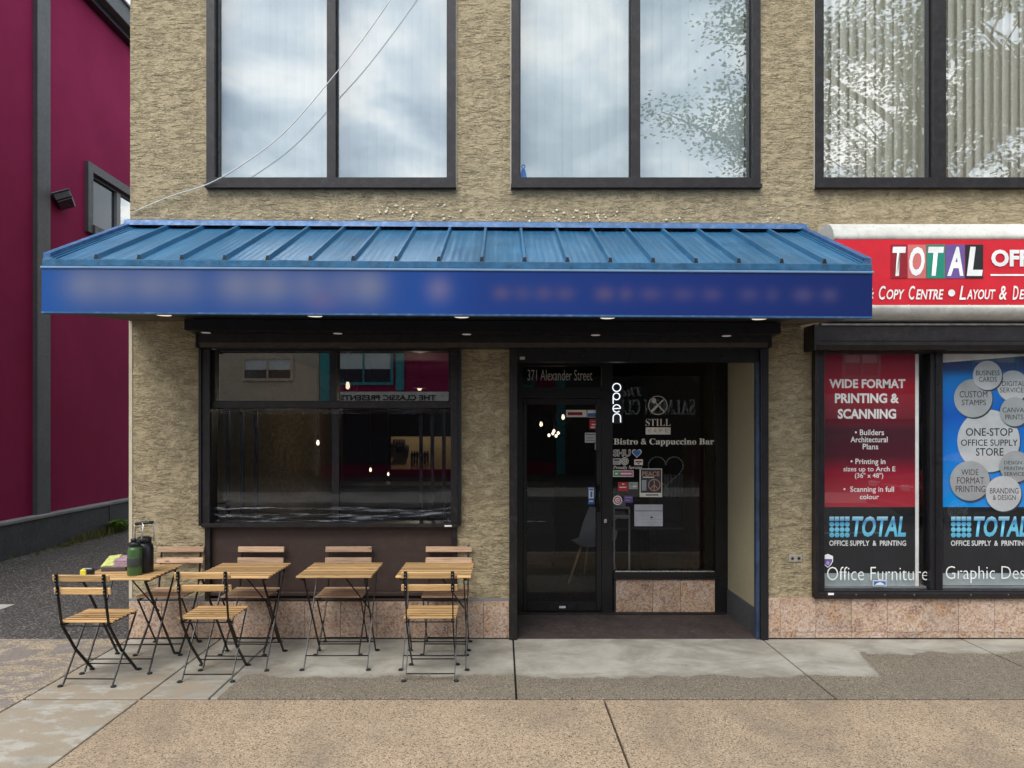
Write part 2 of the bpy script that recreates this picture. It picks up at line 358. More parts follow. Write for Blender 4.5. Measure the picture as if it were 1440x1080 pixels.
def m_fascia(name='blue_fascia_film'):
    """deep blue sign face whose lettering has gone to soft pale smudges"""
    t = NT(name); g = t.n('ShaderNodeTexCoord').outputs['Object']; sp = t.n('ShaderNodeSeparateXYZ'); t.l(g, sp.inputs[0])
    x, z = sp.outputs[0], sp.outputs[2]
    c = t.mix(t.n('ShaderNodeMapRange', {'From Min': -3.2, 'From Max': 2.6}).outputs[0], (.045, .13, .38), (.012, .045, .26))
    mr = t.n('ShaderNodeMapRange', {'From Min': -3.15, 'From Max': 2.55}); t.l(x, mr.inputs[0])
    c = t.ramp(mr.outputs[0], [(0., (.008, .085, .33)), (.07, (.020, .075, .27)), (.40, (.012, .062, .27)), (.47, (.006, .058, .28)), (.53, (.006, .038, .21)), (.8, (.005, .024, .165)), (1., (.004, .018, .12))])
    def blob(cx, rx, cz, rz, col, k, cc):
        a = t.math('DIVIDE', t.math('SUBTRACT', x, cx), rx); b = t.math('DIVIDE', t.math('SUBTRACT', z, cz), rz)
        d = t.math('ADD', t.math('MULTIPLY', a, a), t.math('MULTIPLY', b, b)); f = t.math('MULTIPLY', t.math('POWER', 2.718, t.math('MULTIPLY', d, -1.0)), k)
        return t.mix(f, cc, col)
    def B(px, w_, h_, col, k, py=410):
        nonlocal c
        c = blob((px-VX)/204., w_/204., H+(VY-py)/204., h_/204., col, k, c)
    pale = (.22, .225, .29); mauve = (.19, .13, .23)
    for px, w_, k in ((122, 26, .6), (165, 22, .45), (215, 28, .55), (262, 24, .4), (335, 26, .6), (385, 24, .62), (436, 22, .45), (482, 20, .35), (520, 22, .65)): B(px, w_*1.15, 25, pale, k, 405)
    B(455, 20, 16, mauve, .35, 425); B(618, 17, 18, (.17, .15, .28), .7, 408)
    for px, w_, k in ((706, 12, .5), (735, 12, .32), (765, 13, .4), (795, 13, .4), (850, 13, .55), (880, 10, .4), (915, 16, .35), (960, 16, .32), (1000, 14, .32), (1052, 14, .3), (1085, 10, .25), (1128, 14, .4), (1165, 12, .35)): B(px, w_, 10, (.085, .07, .17), min(1, k*1.6), 413)
    dm = t.n('ShaderNodeVectorMath', operation='SCALE'); t.l(c, dm.inputs[0]); dm.inputs['Scale'].default_value = .86; t.bsdf(dm.outputs[0], .55, 0, t.bump(t.noise(t.pos(), 3, 3), .2, .003), .2); return t.m
def m_ribbed_blind(name='blind_fabric'):
    t = NT(name); n = t.noise(t.pos((90, 90, 3)), 1, 3)
    c = t.ramp(n, [(.3, (.78, .76, .68)), (.7, (.86, .84, .77))])
    b = t.bsdf(c, .8); 
    b.inputs['Subsurface Weight'].default_value = 0
    return t.m
def m_leaf(name, a, b_):
    t = NT(name); ob = t.noise(t.pos(), 1.7, 4); fine = t.noise(t.pos(), 22, 2)
    c = t.mix(ob, a, b_); c = t.mix(t.ramp(fine, [(.4, 0.), (.7, .5)]), c, tuple(x*1.5 for x in b_))
    d = t.n('ShaderNodeBsdfDiffuse'); t.l(c, d.inputs[0]); tr = t.n('ShaderNodeBsdfTranslucent'); t.l(c, tr.inputs[0])
    ms = t.n('ShaderNodeMixShader', {0: .35}); t.l(d.outputs[0], ms.inputs[1]); t.l(tr.outputs[0], ms.inputs[2]); t.l(ms.outputs[0], t.out.inputs[0]); return t.m
def m_crimson(name='crimson_render'):
    t = NT(name); p = t.pos(); n = t.noise(p, 1.1, 6, .6); f = t.noise(p, 60, 4)
    c = t.ramp(n, [(.3, (.205, .016, .060)), (.7, (.250, .021, .076))])
    c = t.mix(t.ramp(f, [(.55, 0.), (.8, .3)]), c, (.17, .014, .04))
    c = t.mix(t.ramp(t.noise(t.pos((3, 3, .5)), 1.6, 6, .7), [(.58, 0.), (.75, .25)]), c, (.13, .03, .06))
    t.bsdf(c, .95, 0, t.bump(f, .5, .004), .1); return t.m
def m_gradient(name, stops, z0, z1, rough=.35):
    t = NT(name); sp = t.n('ShaderNodeSeparateXYZ'); t.l(t.n('ShaderNodeNewGeometry').outputs['Position'], sp.inputs[0])
    mr = t.n('ShaderNodeMapRange', {'From Min': z0, 'From Max': z1}); t.l(sp.outputs[2], mr.inputs[0])
    c = t.ramp(mr.outputs[0], stops); t.bsdf(c, rough, 0, None, .5); return t.m
def m_film(name='vinyl_film'):
    """clear weather film, milky along its stretched top and bottom"""
    t = NT(name); p = t.pos((1, 1, 9))
    w_ = t.noise(p, 2.2, 3, .5, .8); nb = t.bump(w_, .8, .03)
    gl = t.n('ShaderNodeBsdfGlossy', {'Roughness': .28, 'Color': (.5, .54, .6, 1)}); t.l(nb, gl.inputs['Normal'])
    tr = t.n('ShaderNodeBsdfTransparent', {'Color': (.9, .9, .92, 1)})
    f = t.ramp(w_, [(.4, .015), (.8, .14)])
    ms = t.n('ShaderNodeMixShader'); t.l(f, ms.inputs[0]); t.l(tr.outputs[0], ms.inputs[1]); t.l(gl.outputs[0], ms.inputs[2]); t.l(ms.outputs[0], t.out.inputs[0]); return t.m

ST = (.475, .385, .245)
M = dict(
    stucco=m_stucco('ochre_stucco', ST), stucco_s=m_stucco('smooth_stucco', (.40, .345, .225), .4, True),
    marble=m_marble('pink_breccia'), marble2=m_marble('worn_breccia', (.47, .31, .19)), tan=m_tan(), walk=m_walk(), apron=m_apron(), asph=m_asphalt(), road=m_asphalt('road_asphalt', .9),
    edge=plain('shaded_slat_edge', (.10, .052, .020), .7, 0, .3, 30), wood=m_wood('acacia_slat'), wood2=m_wood('pinkish_slat', (.56, .35, .22)),
    blue=m_bluemetal(), fascia=m_fascia(), trimblue=plain('blue_trim_metal', (.03, .10, .24), .45, .2, .25, 9, dust=.3), eave=plain('teal_drip_metal', (.022, .11, .22), .35, .3, .3, 14, dust=.15),
    bronze=plain('bronze_frame', (.019, .0155, .0165), .42, .3, .2, 9, dust=.05), bronze_d=plain('dark_bronze', (.012, .011, .014), .4, .2, .25, 9), black=plain('black_frame', (.006, .006, .007), .35, 0, .2, 9),
    brown=plain('brown_panel', (.046, .026, .020), .5, 0, .12, 2, dust=.05), mat=plain('brown_entrance_floor', (.050, .036, .034), .7, 0, .3, 4, .002, dust=.12),
    steel=plain('black_steel', (.010, .010, .011), .35, .4, .2, 30), rubber=plain('black_rubber', (.012, .012, .012), .8), screw=plain('steel_screw', (.6, .6, .58), .3, .9),
    crimson=m_crimson(), greytrim=plain('charcoal_trim', (.065, .068, .072), .6, 0, .15, 3, dust=.04), plinth=plain('charcoal_plinth', (.045, .05, .058), .8, 0, .25, 2, .004, dust=.12), cap=plain('plinth_cap', (.21, .21, .215), .7, 0, .2, 3, dust=.1),
    blind=m_ribbed_blind(), blind2=plain('pale_blind', (.50, .55, .56), .8, 0, .04, 3),
    gupper=glass('sky_glass', .33, (.93, .96, .97), 0, .0012), gupper2=glass('sky_glass_b', .30, (.94, .97, .96), 0, .0015), gupper3=glass('sky_glass_c', .33, (.97, .98, .96), 0, .0015), gshop=glass('shop_glass', .075, (.95, .96, .96)), gdark=glass('dark_glass', .036, (.74, .75, .77)), gtrans=glass('transom_glass', .17, (.42, .42, .44)), film=m_film(),
    white=plain('white_vinyl', (.86, .86, .84), .5), whitec=plain('cream_canvas', (.62, .61, .56), .7, 0, .16, 5, .02, 9, dust=.6), redc=plain('red_canvas', (.62, .006, .02), .5, 0, .12, 3), grey=plain('grey_print', (.52, .54, .55), .5), grey2=plain('dark_grey_print', (.36, .38, .39), .5),
    blackp=plain('black_print', (.012, .013, .016), .4), lettergrey=plain('grey_lettering', (.55, .54, .52), .6), lettercream=plain('cream_lettering', (.85, .80, .72), .6),
    interior=plain('dark_interior', (.020, .018, .018), .8), floor_in=plain('dark_floor', (.03, .026, .024), .5), beige_in=plain('beige_kitchen_wall', (.42, .33, .2), .8),
    warm=emis('bulb_glow', (1, .84, .58), 1.7), spot=emis('downlight_glow', (1, .90, .74), .55), spotdim=emis('dim_downlight_glow', (.9, .78, .72), .14), neon=emis('neon_white', (.86, .93, 1), .75),
    green=plain('green_coated_steel', (.05, .11, .035), .4, .2), green2=plain('dark_band', (.03, .036, .03), .5), jug=plain('black_coated_steel', (.010, .011, .014), .35, .2), chrome=plain('brushed_steel', (.6, .6, .6), .25, .9), yellow=plain('yellow_plastic', (.70, .60, .03), .4),
    limepaper=plain('lime_paper', (.50, .52, .16), .7, 0, .3, 30), pinkpaper=plain('mauve_paper', (.38, .24, .28), .7, 0, .3, 30), bookdark=plain('dark_cover', (.07, .05, .05), .6),
    beige=plain('beige_siding', (.42, .36, .28), .8, 0, .1, 3), teal=plain('teal_paint', (.02, .24, .26), .6), dkglass=plain('dark_window', (.03, .04, .05), .1), concrete=plain('kerb_concrete', (.36, .34, .31), .8, 0, .2, 4, .003, dust=.15),
    darkwall=plain('dark_render', (.05, .045, .045), .8), bark=plain('bark', (.10, .075, .055), .9, 0, .35, 12, .01), leaf=m_leaf('street_tree_leaf', (.055, .10, .03), (.11, .17, .05)), weed=m_leaf('weed_leaf', (.09, .16, .03), (.16, .26, .05)),
    cable=plain('white_cable', (.62, .62, .60), .5), carred=plain('red_car_paint', (.42, .02, .025), .22, 0, .03, 3, coat=1), carwhite=plain('white_car_paint', (.70, .71, .72), .25, 0, .03, 3, coat=1), lamp=plain('lamp_lens', (.7, .7, .68), .15),
    nub=plain('foam_sealant', (.70, .62, .46), .8), redst=plain('red_sticker', (.55, .03, .03), .5), bluest=plain('blue_sticker', (.04, .16, .48), .5), orange=plain('orange_print', (.55, .28, .16), .5), greenst=plain('green_sticker', (.08, .38, .16), .5), pinkst=plain('pink_sticker', (.55, .10, .28), .5), purple=plain('purple_print', (.14, .08, .30), .5), salmon=plain('salmon_print', (.62, .16, .15), .5), tealp=plain('teal_print', (.01, .25, .17), .5), dkred=plain('dark_red_print', (.28, .005, .015), .5), peacebg=plain('navy_poster', (.035, .045, .07), .5, 0, .4, 20),
    margin=plain('pale_margin', (.34, .40, .42), .5), shell=plain('white_shell_plastic', (.45, .46, .48), .4), counter=plain('counter_panel', (.05, .04, .04), .6), paper=plain('white_paper', (.50, .50, .55), .7),
)

# ---------------------------------------------------------------- lettering
def text(name, body, x0, x1, z0, z1, Y, m, parent, bold=0.0, shear=0.0, back=False, thick=0.0):
    """flat lettering fitted to the box x0..x1, z0..z1 at depth Y (facing the street, or facing the facade when back)"""
    cu = bpy.data.curves.new('lettering', 'FONT'); cu.body = body; cu.size = 1; cu.offset = bold; cu.shear = shear; cu.align_x = 'CENTER'; cu.resolution_u = 3; cu.space_line = .92
    tmp = bpy.data.objects.new('tmp', cu); COL.objects.link(tmp)
    dg = bpy.context.evaluated_depsgraph_get(); me = bpy.data.meshes.new_from_object(tmp.evaluated_get(dg))
    bpy.data.objects.remove(tmp); bpy.data.curves.remove(cu)
    xs = [v.co.x for v in me.vertices]; ys = [v.co.y for v in me.vertices]
    if not xs: return None
    a0, a1, b0, b1 = min(xs), max(xs), min(ys), max(ys)
    for v in me.vertices:
        u = (v.co.x-a0)/(a1-a0); q = (v.co.y-b0)/(b1-b0)
        v.co = Vector((x0+u*(x1-x0) if not back else x1-u*(x1-x0), Y, z0+q*(z1-z0)))
    if parent is not None:
        pm = parent_loc(parent)
        for v in me.vertices: v.co -= pm
    me.name = 'lettering'
    return link(name, me, m, parent)
def parent_loc(p):
    l_ = Vector((0, 0, 0))
    while p is not None: l_ += p.location; p = p.parent
    return l_
def tpx(name, body, a, b, top, bot, Y, m, parent, **k): return text(name, body, X(a, Y), X(b, Y), Z(bot, Y), Z(top, Y), Y, m, parent, **k)
def rect(name, a, b, top, bot, Y, m, parent, t=.001, bev=0):
    o = MB().box(X(a, Y), X(b, Y), Y, Y+t, Z(bot, Y), Z(top, Y), bev).build(name, m, parent)
    if parent is not None:
        pl = parent_loc(parent)
        for v in o.data.vertices: v.co -= pl
    return o
def prt(par, n, m, *bx, bev=0):
    for q in bx: o = MB().box(*q, bev).build(n, m, par)
    return o

def serif(s, base=0x1D400):   # bold serif letters
    r = ''
    for ch in s:
        if 'A' <= ch <= 'Z': r += chr(base+ord(ch)-65)
        elif 'a' <= ch <= 'z': r += chr(base+26+ord(ch)-97)
        else: r += ch
    return r

# ================================================================ THE SETTING
# ground sheet
g = MB().box(-70, 70, -70, 70, -.6, -.20).build('ground', M['road']); tag(g, kind='structure')
rd = MB().box(-60, 60, -11, -2.6, -.199, -.12).build('road', M['road']); tag(rd, kind='structure')
for y in (-12.3,):
    for i in range(-8, 9): pass
lm = MB()
for i in range(-9, 10): lm.box(i*6-.9, i*6+.9, -6.9, -6.8, -.1195, -.116)
lm.build('lane_marking', M['white'], rd)
kb = MB()
for i in range(-20, 20): kb.box(i*2+.005, i*2+1.995, -2.6, -2.452, -.19, -.002, .015)
k_ = kb.build('kerb', M['concrete']); tag(k_, kind='structure')
fp = MB().box(-60, 60, -13.8, -11.0, -.199, 0, .01).build('far_pavement', M['concrete']); tag(fp, kind='structure')
fq = MB().box(-60, 60, -20.2, -13.8, -.199, -.01).build('far_forecourt', M['road']); tag(fq, kind='structure')

# pavement of cast slabs with open joints
pv = MB().box(-3.4, 16, -2.45, .9, -.19, -.03).build('pavement', M['bronze_d']); tag(pv, kind='structure')
def slab(x0, x1, y0, y1, m, z=0.0):
    gp = .0065; q0 = .013 if abs(y0+1.35) < .01 else gp; q1 = .013 if abs(y1+1.35) < .01 else gp
    o = MB().box(x0+gp, x1-gp, y0+q0, y1-q1, -.1, z, .004).build('slab', m, pv); return o
slab(-3.15, -2.38, -1.35, .03, M['walk']); slab(-2.38, -1.93, -1.35, .03, M['walk'])
slab(-1.93, .10, -1.35, .03, M['walk'], .001); slab(.10, 2.21, -1.35, .03, M['walk']); slab(2.21, 3.9, -1.35, .03, M['walk'], -.001)
slab(3.9, 6.1, -1.35, .03, M['walk']); slab(6.1, 8.3, -1.35, .03, M['walk'], -.001); slab(8.3, 10.5, -1.35, .03, M['walk']); slab(10.5, 16, -1.35, .03, M['walk'])
slab(-3.15, -2.38, -2.45, -1.35, M['walk'], -.001)
xs2 = [-2.38, .675, 3.72, 6.8, 9.9, 16]
for i in range(5): slab(xs2[i], xs2[i+1], -2.45, -1.35, M['tan'], [.0, -.001, .001, 0, 0][i])
# alley
al = MB().box(-6.9, -3.15, .0, 26, -.19, -.004).build('alley', M['asph']); tag(al, kind='structure')
ap = MB(); ap.box(-7.6, -3.157, -1.343, -.008, -.19, .0, .004); ap.box(-7.6, -3.157, -2.45, -1.357, -.19, .0, .004)
apo = ap.build('alley_apron', M['apron']); tag(apo, kind='structure')
lp = MB().box(-40, -7.61, -2.45, -.1, -.19, .0, .004).build('left_pavement', M['concrete']); tag(lp, kind='structure')
pt = MB().box(-6.3, -4.93, .87, 1.17, -.003, .002).build('concrete_patch', M['concrete'], al)

# ---------------------------------------------------------------- crimson building over the alley
cbld = empty('crimson_building', (-6.8, 0, 0), label='crimson rendered building across the alley with charcoal pilaster and plinth', cat='building')
def cb_(mb, name, m): 
    for i, v in enumerate(mb.v): mb.v[i] = (v[0]+6.8, v[1], v[2])
    return mb.build(name, m, cbld)
WX = -6.85
wy0, wy1, wz0, wz1 = 5.80, 8.3, 5.17, 6.05
wb = MB(); wb.box(-16, WX, -.1, wy0, .0, 8.86); wb.box(-16, WX, wy1, 24, 0, 8.86); wb.box(-16, WX, wy0, wy1, 0, wz0); wb.box(-16, WX, wy0, wy1, wz1, 8.86)
cb_(wb, 'wall', M['crimson'])
cb_(MB().box(WX, WX+.13, -.2, 24, 0, .47), 'plinth', M['plinth'])
cb_(MB().box(WX, WX+.15, -.22, 24, .47, .52, .008), 'plinth_cap', M['cap'])
cb_(MB().box(WX, WX+.07, 4.36, 4.66, .52, 8.8), 'pilaster', M['greytrim'])
cb_(MB().box(WX+.13, WX+.137, 6.15, 6.19, .0, .47), 'plinth_joint', M['bronze_d'])
cb_(MB().box(-16.2, WX+.28, -.3, 24.2, 8.9, 9.2, .01), 'roof_fascia', M['greytrim'])
cb_(MB().box(-16.2, WX+.14, -.25, 24.1, 8.80, 8.9), 'roof_soffit', M['bronze_d'])
cb_(MB().box(-16.25, WX+.32, -.34, 24.25, 9.2, 9.24), 'roof_edge', M['cap'])
wn = empty('window', (0, 0, 0)); wn.parent = cbld
def cbs(mb, name, m):
    for i, v in enumerate(mb.v): mb.v[i] = (v[0]+6.8, v[1], v[2])
    return mb.build(name, m, wn)
fr = MB(); x0, x1 = WX+.0, WX+.06
fr.box(x0, x1, wy0-.14, wy0, wz0-.14, wz1+.14); fr.box(x0, x1, wy1, wy1+.14, wz0-.14, wz1+.14); fr.box(x0, x1, wy0, wy1, wz1, wz1+.14); fr.box(x0, x1+.03, wy0, wy1, wz0-.14, wz0)
cbs(fr, 'frame', M['greytrim'])
f2 = MB(); f2.box(WX-.08, WX-.02, wy0, wy0+.05, wz0, wz1); f2.box(WX-.08, WX-.02, wy0+.05, wy1, wz1-.05, wz1); f2.box(WX-.08, WX-.02, wy0+.05, wy1, wz0, wz0+.05)
cbs(f2, 'sash', M['bronze_d'])
f3 = MB(); f3.box(WX-.07, WX-.01, 6.66, 6.72, wz0+.05, wz1-.05); f3.box(WX-.06, WX-.012, 6.72, 6.78, wz0+.05, wz1-.05); cbs(f3, 'meeting_rail', M['cap'])
cbs(MB().box(WX-.066, WX-.06, wy0+.05, 6.66, wz0+.05, wz1-.05), 'pane', M['dkglass'])
cbs(MB().box(WX-.060, WX-.054, 6.78, wy1, wz0+.05, wz1-.05), 'pane', glass('pale_alley_glass', .45, (.7, .85, .8)))
cbs(MB().box(WX-.20, WX-.19, wy0, wy1, wz0, wz1), 'curtain', plain('pale_curtain', (.42, .52, .50), .8))
# flood light on a conduit
fl = empty('floodlight', (X(84, 4.9), 4.9, Z(284, 4.9)), label='small dark floodlight on a stalk beside the charcoal pilaster of the crimson wall', cat='floodlight')
MB().tube([(-.02, -.02, .0), (-.16, -.06, .02), (-.27, -.1, .03)], .018).build('arm', M['bronze_d'], fl)
MB().tube([(-.27, -.1, .03), (-.29, -.1, .2), (-.29, -.1, .75)], .010).build('conduit', M['cap'], fl)
MB().lathe([(.05, -.05), (.06, 0), (.05, .05)], (-.27, -.1, .02), 12).build('junction_box', M['greytrim'], fl)
Mh = Matrix.Rotation(R(-28), 4, 'Y') @ Matrix.Rotation(R(25), 4, 'Z')
MB().box(-.06, .19, -.16, .16, -.06, .07, .02, Mh).build('lamp_head', M['bronze_d'], fl)
MB().box(-.03, .17, -.14, .14, -.066, -.06, .0, Mh).build('lens', M['dkglass'], fl)
MB().box(-.07, .20, -.17, .17, .07, .085, .004, Mh).build('visor', M['cap'], fl)

# ---------------------------------------------------------------- stucco building
B = empty('stucco_building', (0, 0, 0), label='ochre stucco two storey shop building with dark framed upper windows', cat='building')
FR = 10.4
W = [(292, 641), (719, 1068), (1145, 1494), (1572, 1921)]
WZ0, WZ1 = Z(264), 6.42
OP = [(X(a), X(b), WZ0, WZ1) for a, b in W]
OP += [(X(289), X(643), 0, 2.50), (X(716), X(1077), 0, 2.50), (X(1146), X(1640), Z(840), 2.50)]
xs = sorted(set([-3.15, FR]+[v for o in OP for v in o[:2]])); 
wl = MB(); TH = .28
for i in range(len(xs)-1):
    a, b = xs[i], xs[i+1]; c = (a+b)/2
    holes = sorted([(o[2], o[3]) for o in OP if o[0] < c < o[1]]); z = 0
    for h0, h1 in holes:
        if h0 > z: wl.box(a, b, 0, TH, z, h0)
        z = h1
    wl.box(a, b, 0, TH, z, 7.5)
wl.box(-3.15, -2.9, TH, 10, 0, 7.5); wl.box(FR-.25, FR, TH, 10, 0, 7.5); wl.box(-2.9, FR-.25, 9.75, 10, 0, 7.5)
wl.build('wall', M['stucco'], B)
MB().box(-3.2, FR+.05, -.05, 10.05, 7.5, 7.6).build('roof', M['bronze'], B)
# ceilings / floors of the rooms
MB().box(-2.9, FR-.25, TH, 9.75, 2.72, 2.95).build('ceiling', M['interior'], B)
MB().box(-2.9, FR-.25, TH+.62, 9.75, -.05, .0).build('floor', M['floor_in'], B)
iw = MB(); iw.box(2.30, 2.45, TH, 9.75, 0, 2.72); iw.box(-2.9, 2.30, 7.0, 7.1, 0, 2.72); iw.box(2.45, FR-.25, 3.2, 3.3, 0, 2.72); iw.box(-2.9, FR-.25, 2.4, 2.5, 2.95, 7.5)
iw.build('partition', M['interior'], B)
# thin metal corner bead left edge + stop bead under stucco
MB().box(-3.158, -3.13, -.006, .02, .34, 3.5).build('corner_bead', plain('bead', (.52, .46, .34), .6), B)

# upper windows
def upper_window(i, a, b):
    x0, x1 = X(a), X(b); mid = (x0+x1)/2; wr = empty('upper_window', (0, 0, 0)); wr.parent = B
    t = .068; yf = -.03
    def part(n, m, *bx):
        for q in bx: MB().box(*q).build(n, m, wr)
    part('frame', M['bronze'], (x0, x0+t, yf, .12, WZ0, WZ1), (x1-t, x1, yf, .12, WZ0, WZ1), (x0+t, x1-t, yf, .12, WZ1-t, WZ1), (x0+t, x1-t, yf, .12, WZ0+.018, WZ0+t+.01))
    part('sill', M['bronze'], (x0-.004, x1+.004, yf-.028, .06, WZ0-.016, WZ0+.016))
    mw = .036 if i != 2 else .052
    part('mullion', M['bronze'], (mid-mw, mid+mw, yf+.006, .11, WZ0+t+.01, WZ1-t))
    gk = {0: 'gupper', 1: 'gupper2', 2: 'gupper3', 3: 'gupper3'}[i]
    for q0, q1 in ((x0+t, mid-mw), (mid+mw, x1-t)):
        part('pane', M[gk], (q0, q1, .050, .056, WZ0+t+.01, WZ1-t))
        part('bead', M['black'], (q0, q0+.012, .03, .05, WZ0+t+.01, WZ1-t), (q1-.012, q1, .03, .05, WZ0+t+.01, WZ1-t))
    # bead line round the frame
    part('flashing', plain('edge_sealant%d' % i, (.45, .42, .36), .7), (x0-.008, x0, -.012, 0, WZ0-.016, WZ1), (x1, x1+.008, -.012, 0, WZ0-.016, WZ1))
    return x0+t, x1-t, mid, mw
blind_labels = ['white vertical slat blinds behind the upper window above the brown panel', 'white vertical slat blinds behind the upper window above the entrance',
                'cream vertical slat blinds behind the upper window over the red sign']
for i, (a, b) in enumerate(W):
    x0, x1, mid, mw = upper_window(i, a, b)
    if i == 3: continue
    vb = empty('vertical_blind', (mid, .2, WZ0), label=blind_labels[i], cat='blind')
    n = 25; wv = (x1-x0)/n
    sm = MB()
    seg = 6
    ang = R(26 if i == 2 else 4)
    for q in range(seg):   # one curved slat
        u0, u1 = -.5+q/seg, -.5+(q+1)/seg
        def P(u): 
            xx = u*wv*1.12; yy = (.012 if i == 2 else .003)*(1-4*u*u); return Vector((xx*math.cos(ang)-yy*math.sin(ang), xx*math.sin(ang)-yy*math.cos(ang)))
        p, r_ = P(u0), P(u1)
        sm.quad((p.x, p.y, .05), (r_.x, r_.y, .05), (r_.x, r_.y, WZ1-WZ0-.02), (p.x, p.y, WZ1-WZ0-.02))
    me = sm.mesh('slat', True); me.materials.append(M['blind' if i == 2 else 'blind2'])
    for k in range(n):
        o = link('slat', me, None, vb); o.location = ((k+.5)*wv-(x1-x0)/2, random.uniform(-.004, .004), 0); o.rotation_euler = (random.uniform(-.002, .002), random.uniform(-.002, .002), random.uniform(-.1, .1) if i == 2 else random.uniform(-.012, .012))
    MB().box(x0-mid, x1-mid, -.03, .03, WZ1-WZ0-.02, WZ1-WZ0+.04).build('head_rail', M['blind'], vb)
    MB().box(x0-mid-.08, x1-mid+.08, .07, .075, .03, WZ1-WZ0).build('backing', M['blind' if i == 2 else 'blind2'], vb)
# little blue figure decal
dc = empty('window_decal', (X(736, .045), .045, Z(240, .045)), label='tiny blue figure decal in the lower left corner of the middle upper window', cat='decal')
d = MB(); d.ring(0, .035, 0, .014, .010, 16); d.quad((-.015, 0, .015), (.015, 0, .015), (.028, 0, -.045), (-.028, 0, -.045)); d.quad((-.03, 0, -.048), (.03, 0, -.048), (.03, 0, -.058), (-.03, 0, -.058)); d.build('figure', M['bluest'], dc)

# foam bits on the stucco above the awning
nb = MB()
for px0, px1, py0, py1, n in ((525, 650, 288, 300, 26), (700, 870, 296, 312, 40), (560, 700, 300, 310, 14), (300, 520, 300, 308, 16), (880, 1100, 306, 312, 10)):
    for i in range(n):
        x, z = X(random.uniform(px0, px1)), Z(random.uniform(py0, py1)); r = random.uniform(.005, .013)
        k = len(nb.v); nb.lathe([(r*.9, 0), (r, r*.5), (r*.5, r*1.0)], (0, 0, 0), 7)
        for j in range(k, len(nb.v)): v = nb.v[j]; nb.v[j] = (x+v[0], -v[2], z+v[1])
o = nb.build('sealant_dab', M['nub'], B); o['kind'] = 'stuff'

# tiles of the plinth
def tiles(x0, x1, z0, z1, wt, m, first=None, y=-.022, par=B):
    x = x0; 
    while x < x1-.01:
        nx = min(x+(first if first and x == x0 else wt), x1)
        j = random.uniform(0, .0025)
        MB().box(x+.0014, nx-.0014, y-j, -.001, z0, z1, .0015).build('tile', m, par); x = nx
tiles(-3.15, X(716), .012, Z(845), .302, M['marble'], .28)
tiles(X(1079), FR, .012, Z(888), .302, M['marble'], .10); tiles(X(1079), FR, Z(888)+.003, Z(840), .302, M['marble'], .10, -.023)
gl_ = MB(); gl_.box(-3.14, X(716), -.012, -.0008, .0, Z(845)-.002); gl_.box(X(1079), FR-.01, -.012, -.0008, 0, Z(842)); gl_.build('grout', M['bronze'], B)
prt(B, 'stop_bead', M['cap'], (-3.15, X(289), -.016, -.001, Z(845)+.001, Z(841)), (X(643), X(716), -.016, -.001, Z(845)+.001, Z(841)))

# ---- cafe window with brown panel beneath
cw = empty('cafe_window', (0, 0, 0)); cw.parent = B
x0, x1 = X(289), X(643); zb, zt = Z(735), 2.50
prt(cw, 'surround', M['bronze'], (x0-.012, x0+.052, -.045, .14, zb, zt), (x1-.052, x1+.012, -.045, .14, zb, zt), bev=.004)
prt(cw, 'shutter_rail', M['bronze_d'], (x0-.036, x0-.013, -.06, -.002, zb-.02, zt), (x1+.013, x1+.036, -.06, -.002, zb-.02, zt), bev=.003)
prt(cw, 'sill', M['bronze'], (x0-.012, x1+.012, -.062, .14, zb-.034, zb+.0), bev=.004)
prt(cw, 'head', M['bronze_d'], (x0+.052, x1-.052, -.02, .14, Z(494), zt))
zm0, zm1 = Z(574, .03), Z(564, .03)
mx_ = X(470, .03)
prt(cw, 'transom_bar', M['bronze'], (x0+.052, x1-.052, .0, .12, zm0, zm1), bev=.004)
prt(cw, 'mullion', M['bronze'], (mx_-.03, mx_+.03, .0, .12, zm1, Z(494)), (mx_-.03, mx_+.03, .07, .14, zb, zm0))
prt(cw, 'inner_frame', M['bronze_d'], (x0+.052, x0+.075, .02, .12, zm1, Z(494)), (x1-.075, x1-.052, .02, .12, zm1, Z(494)))
prt(cw, 'glass', M['gtrans'], (x0+.052, mx_-.03, .06, .066, zm1, Z(494)))
prt(cw, 'glass', M['gtrans'], (mx_+.03, x1-.052, .06, .066, zm1, Z(494)))
prt(cw, 'glass', M['gdark'], (x0+.052, mx_-.03, .10, .106, zb, zm0))
prt(cw, 'glass', M['gdark'], (mx_+.03, x1-.052, .10, .106, zb, zm0))
# folded sash leaves seen inside both ends
for s_, xe in ((1, x0+.052), (-1, x1-.052)):
    for k in range(3):
        xx = xe+s_*(.06+k*.105); y0 = .15+.05*k
        prt(cw, 'folding_sash', M['bronze'], (min(xx, xx+s_*.03), max(xx, xx+s_*.03), y0, y0+.03, zb+.02, zm0-.02))
# clear film strips
fm = MB(); nx, nz = 60, 14; fx0, fx1 = x0+.055, x1-.055
for (za, zb_, amp) in ((zb+.004, zb+.13, .012), (zm0-.05, zm0-.002, .008)):
    k = len(fm.v)
    for i in range(nx+1):
        for j in range(nz+1):
            x = fx0+(fx1-fx0)*i/nx; z = za+(zb_-za)*j/nz
            fm.v.append((x, .02+amp*mnoise.noise((x*2.2, z*26, 1))+amp*.6*mnoise.noise((x*7, z*50, 4)), z))
    for i in range(nx):
        for j in range(nz):
            q = k+i*(nz+1)+j; fm.f.append((q, q+nz+1, q+nz+2, q+1)); fm.sm.append(True)
fm.build('weather_film', M['film'], cw)
fl2 = MB(); 
prt(cw, 'film', glass('flat_film', .031, (.93, .93, .95), .05, .01), (fx0, fx1, .036, .0365, zb+.13, zm0-.05))
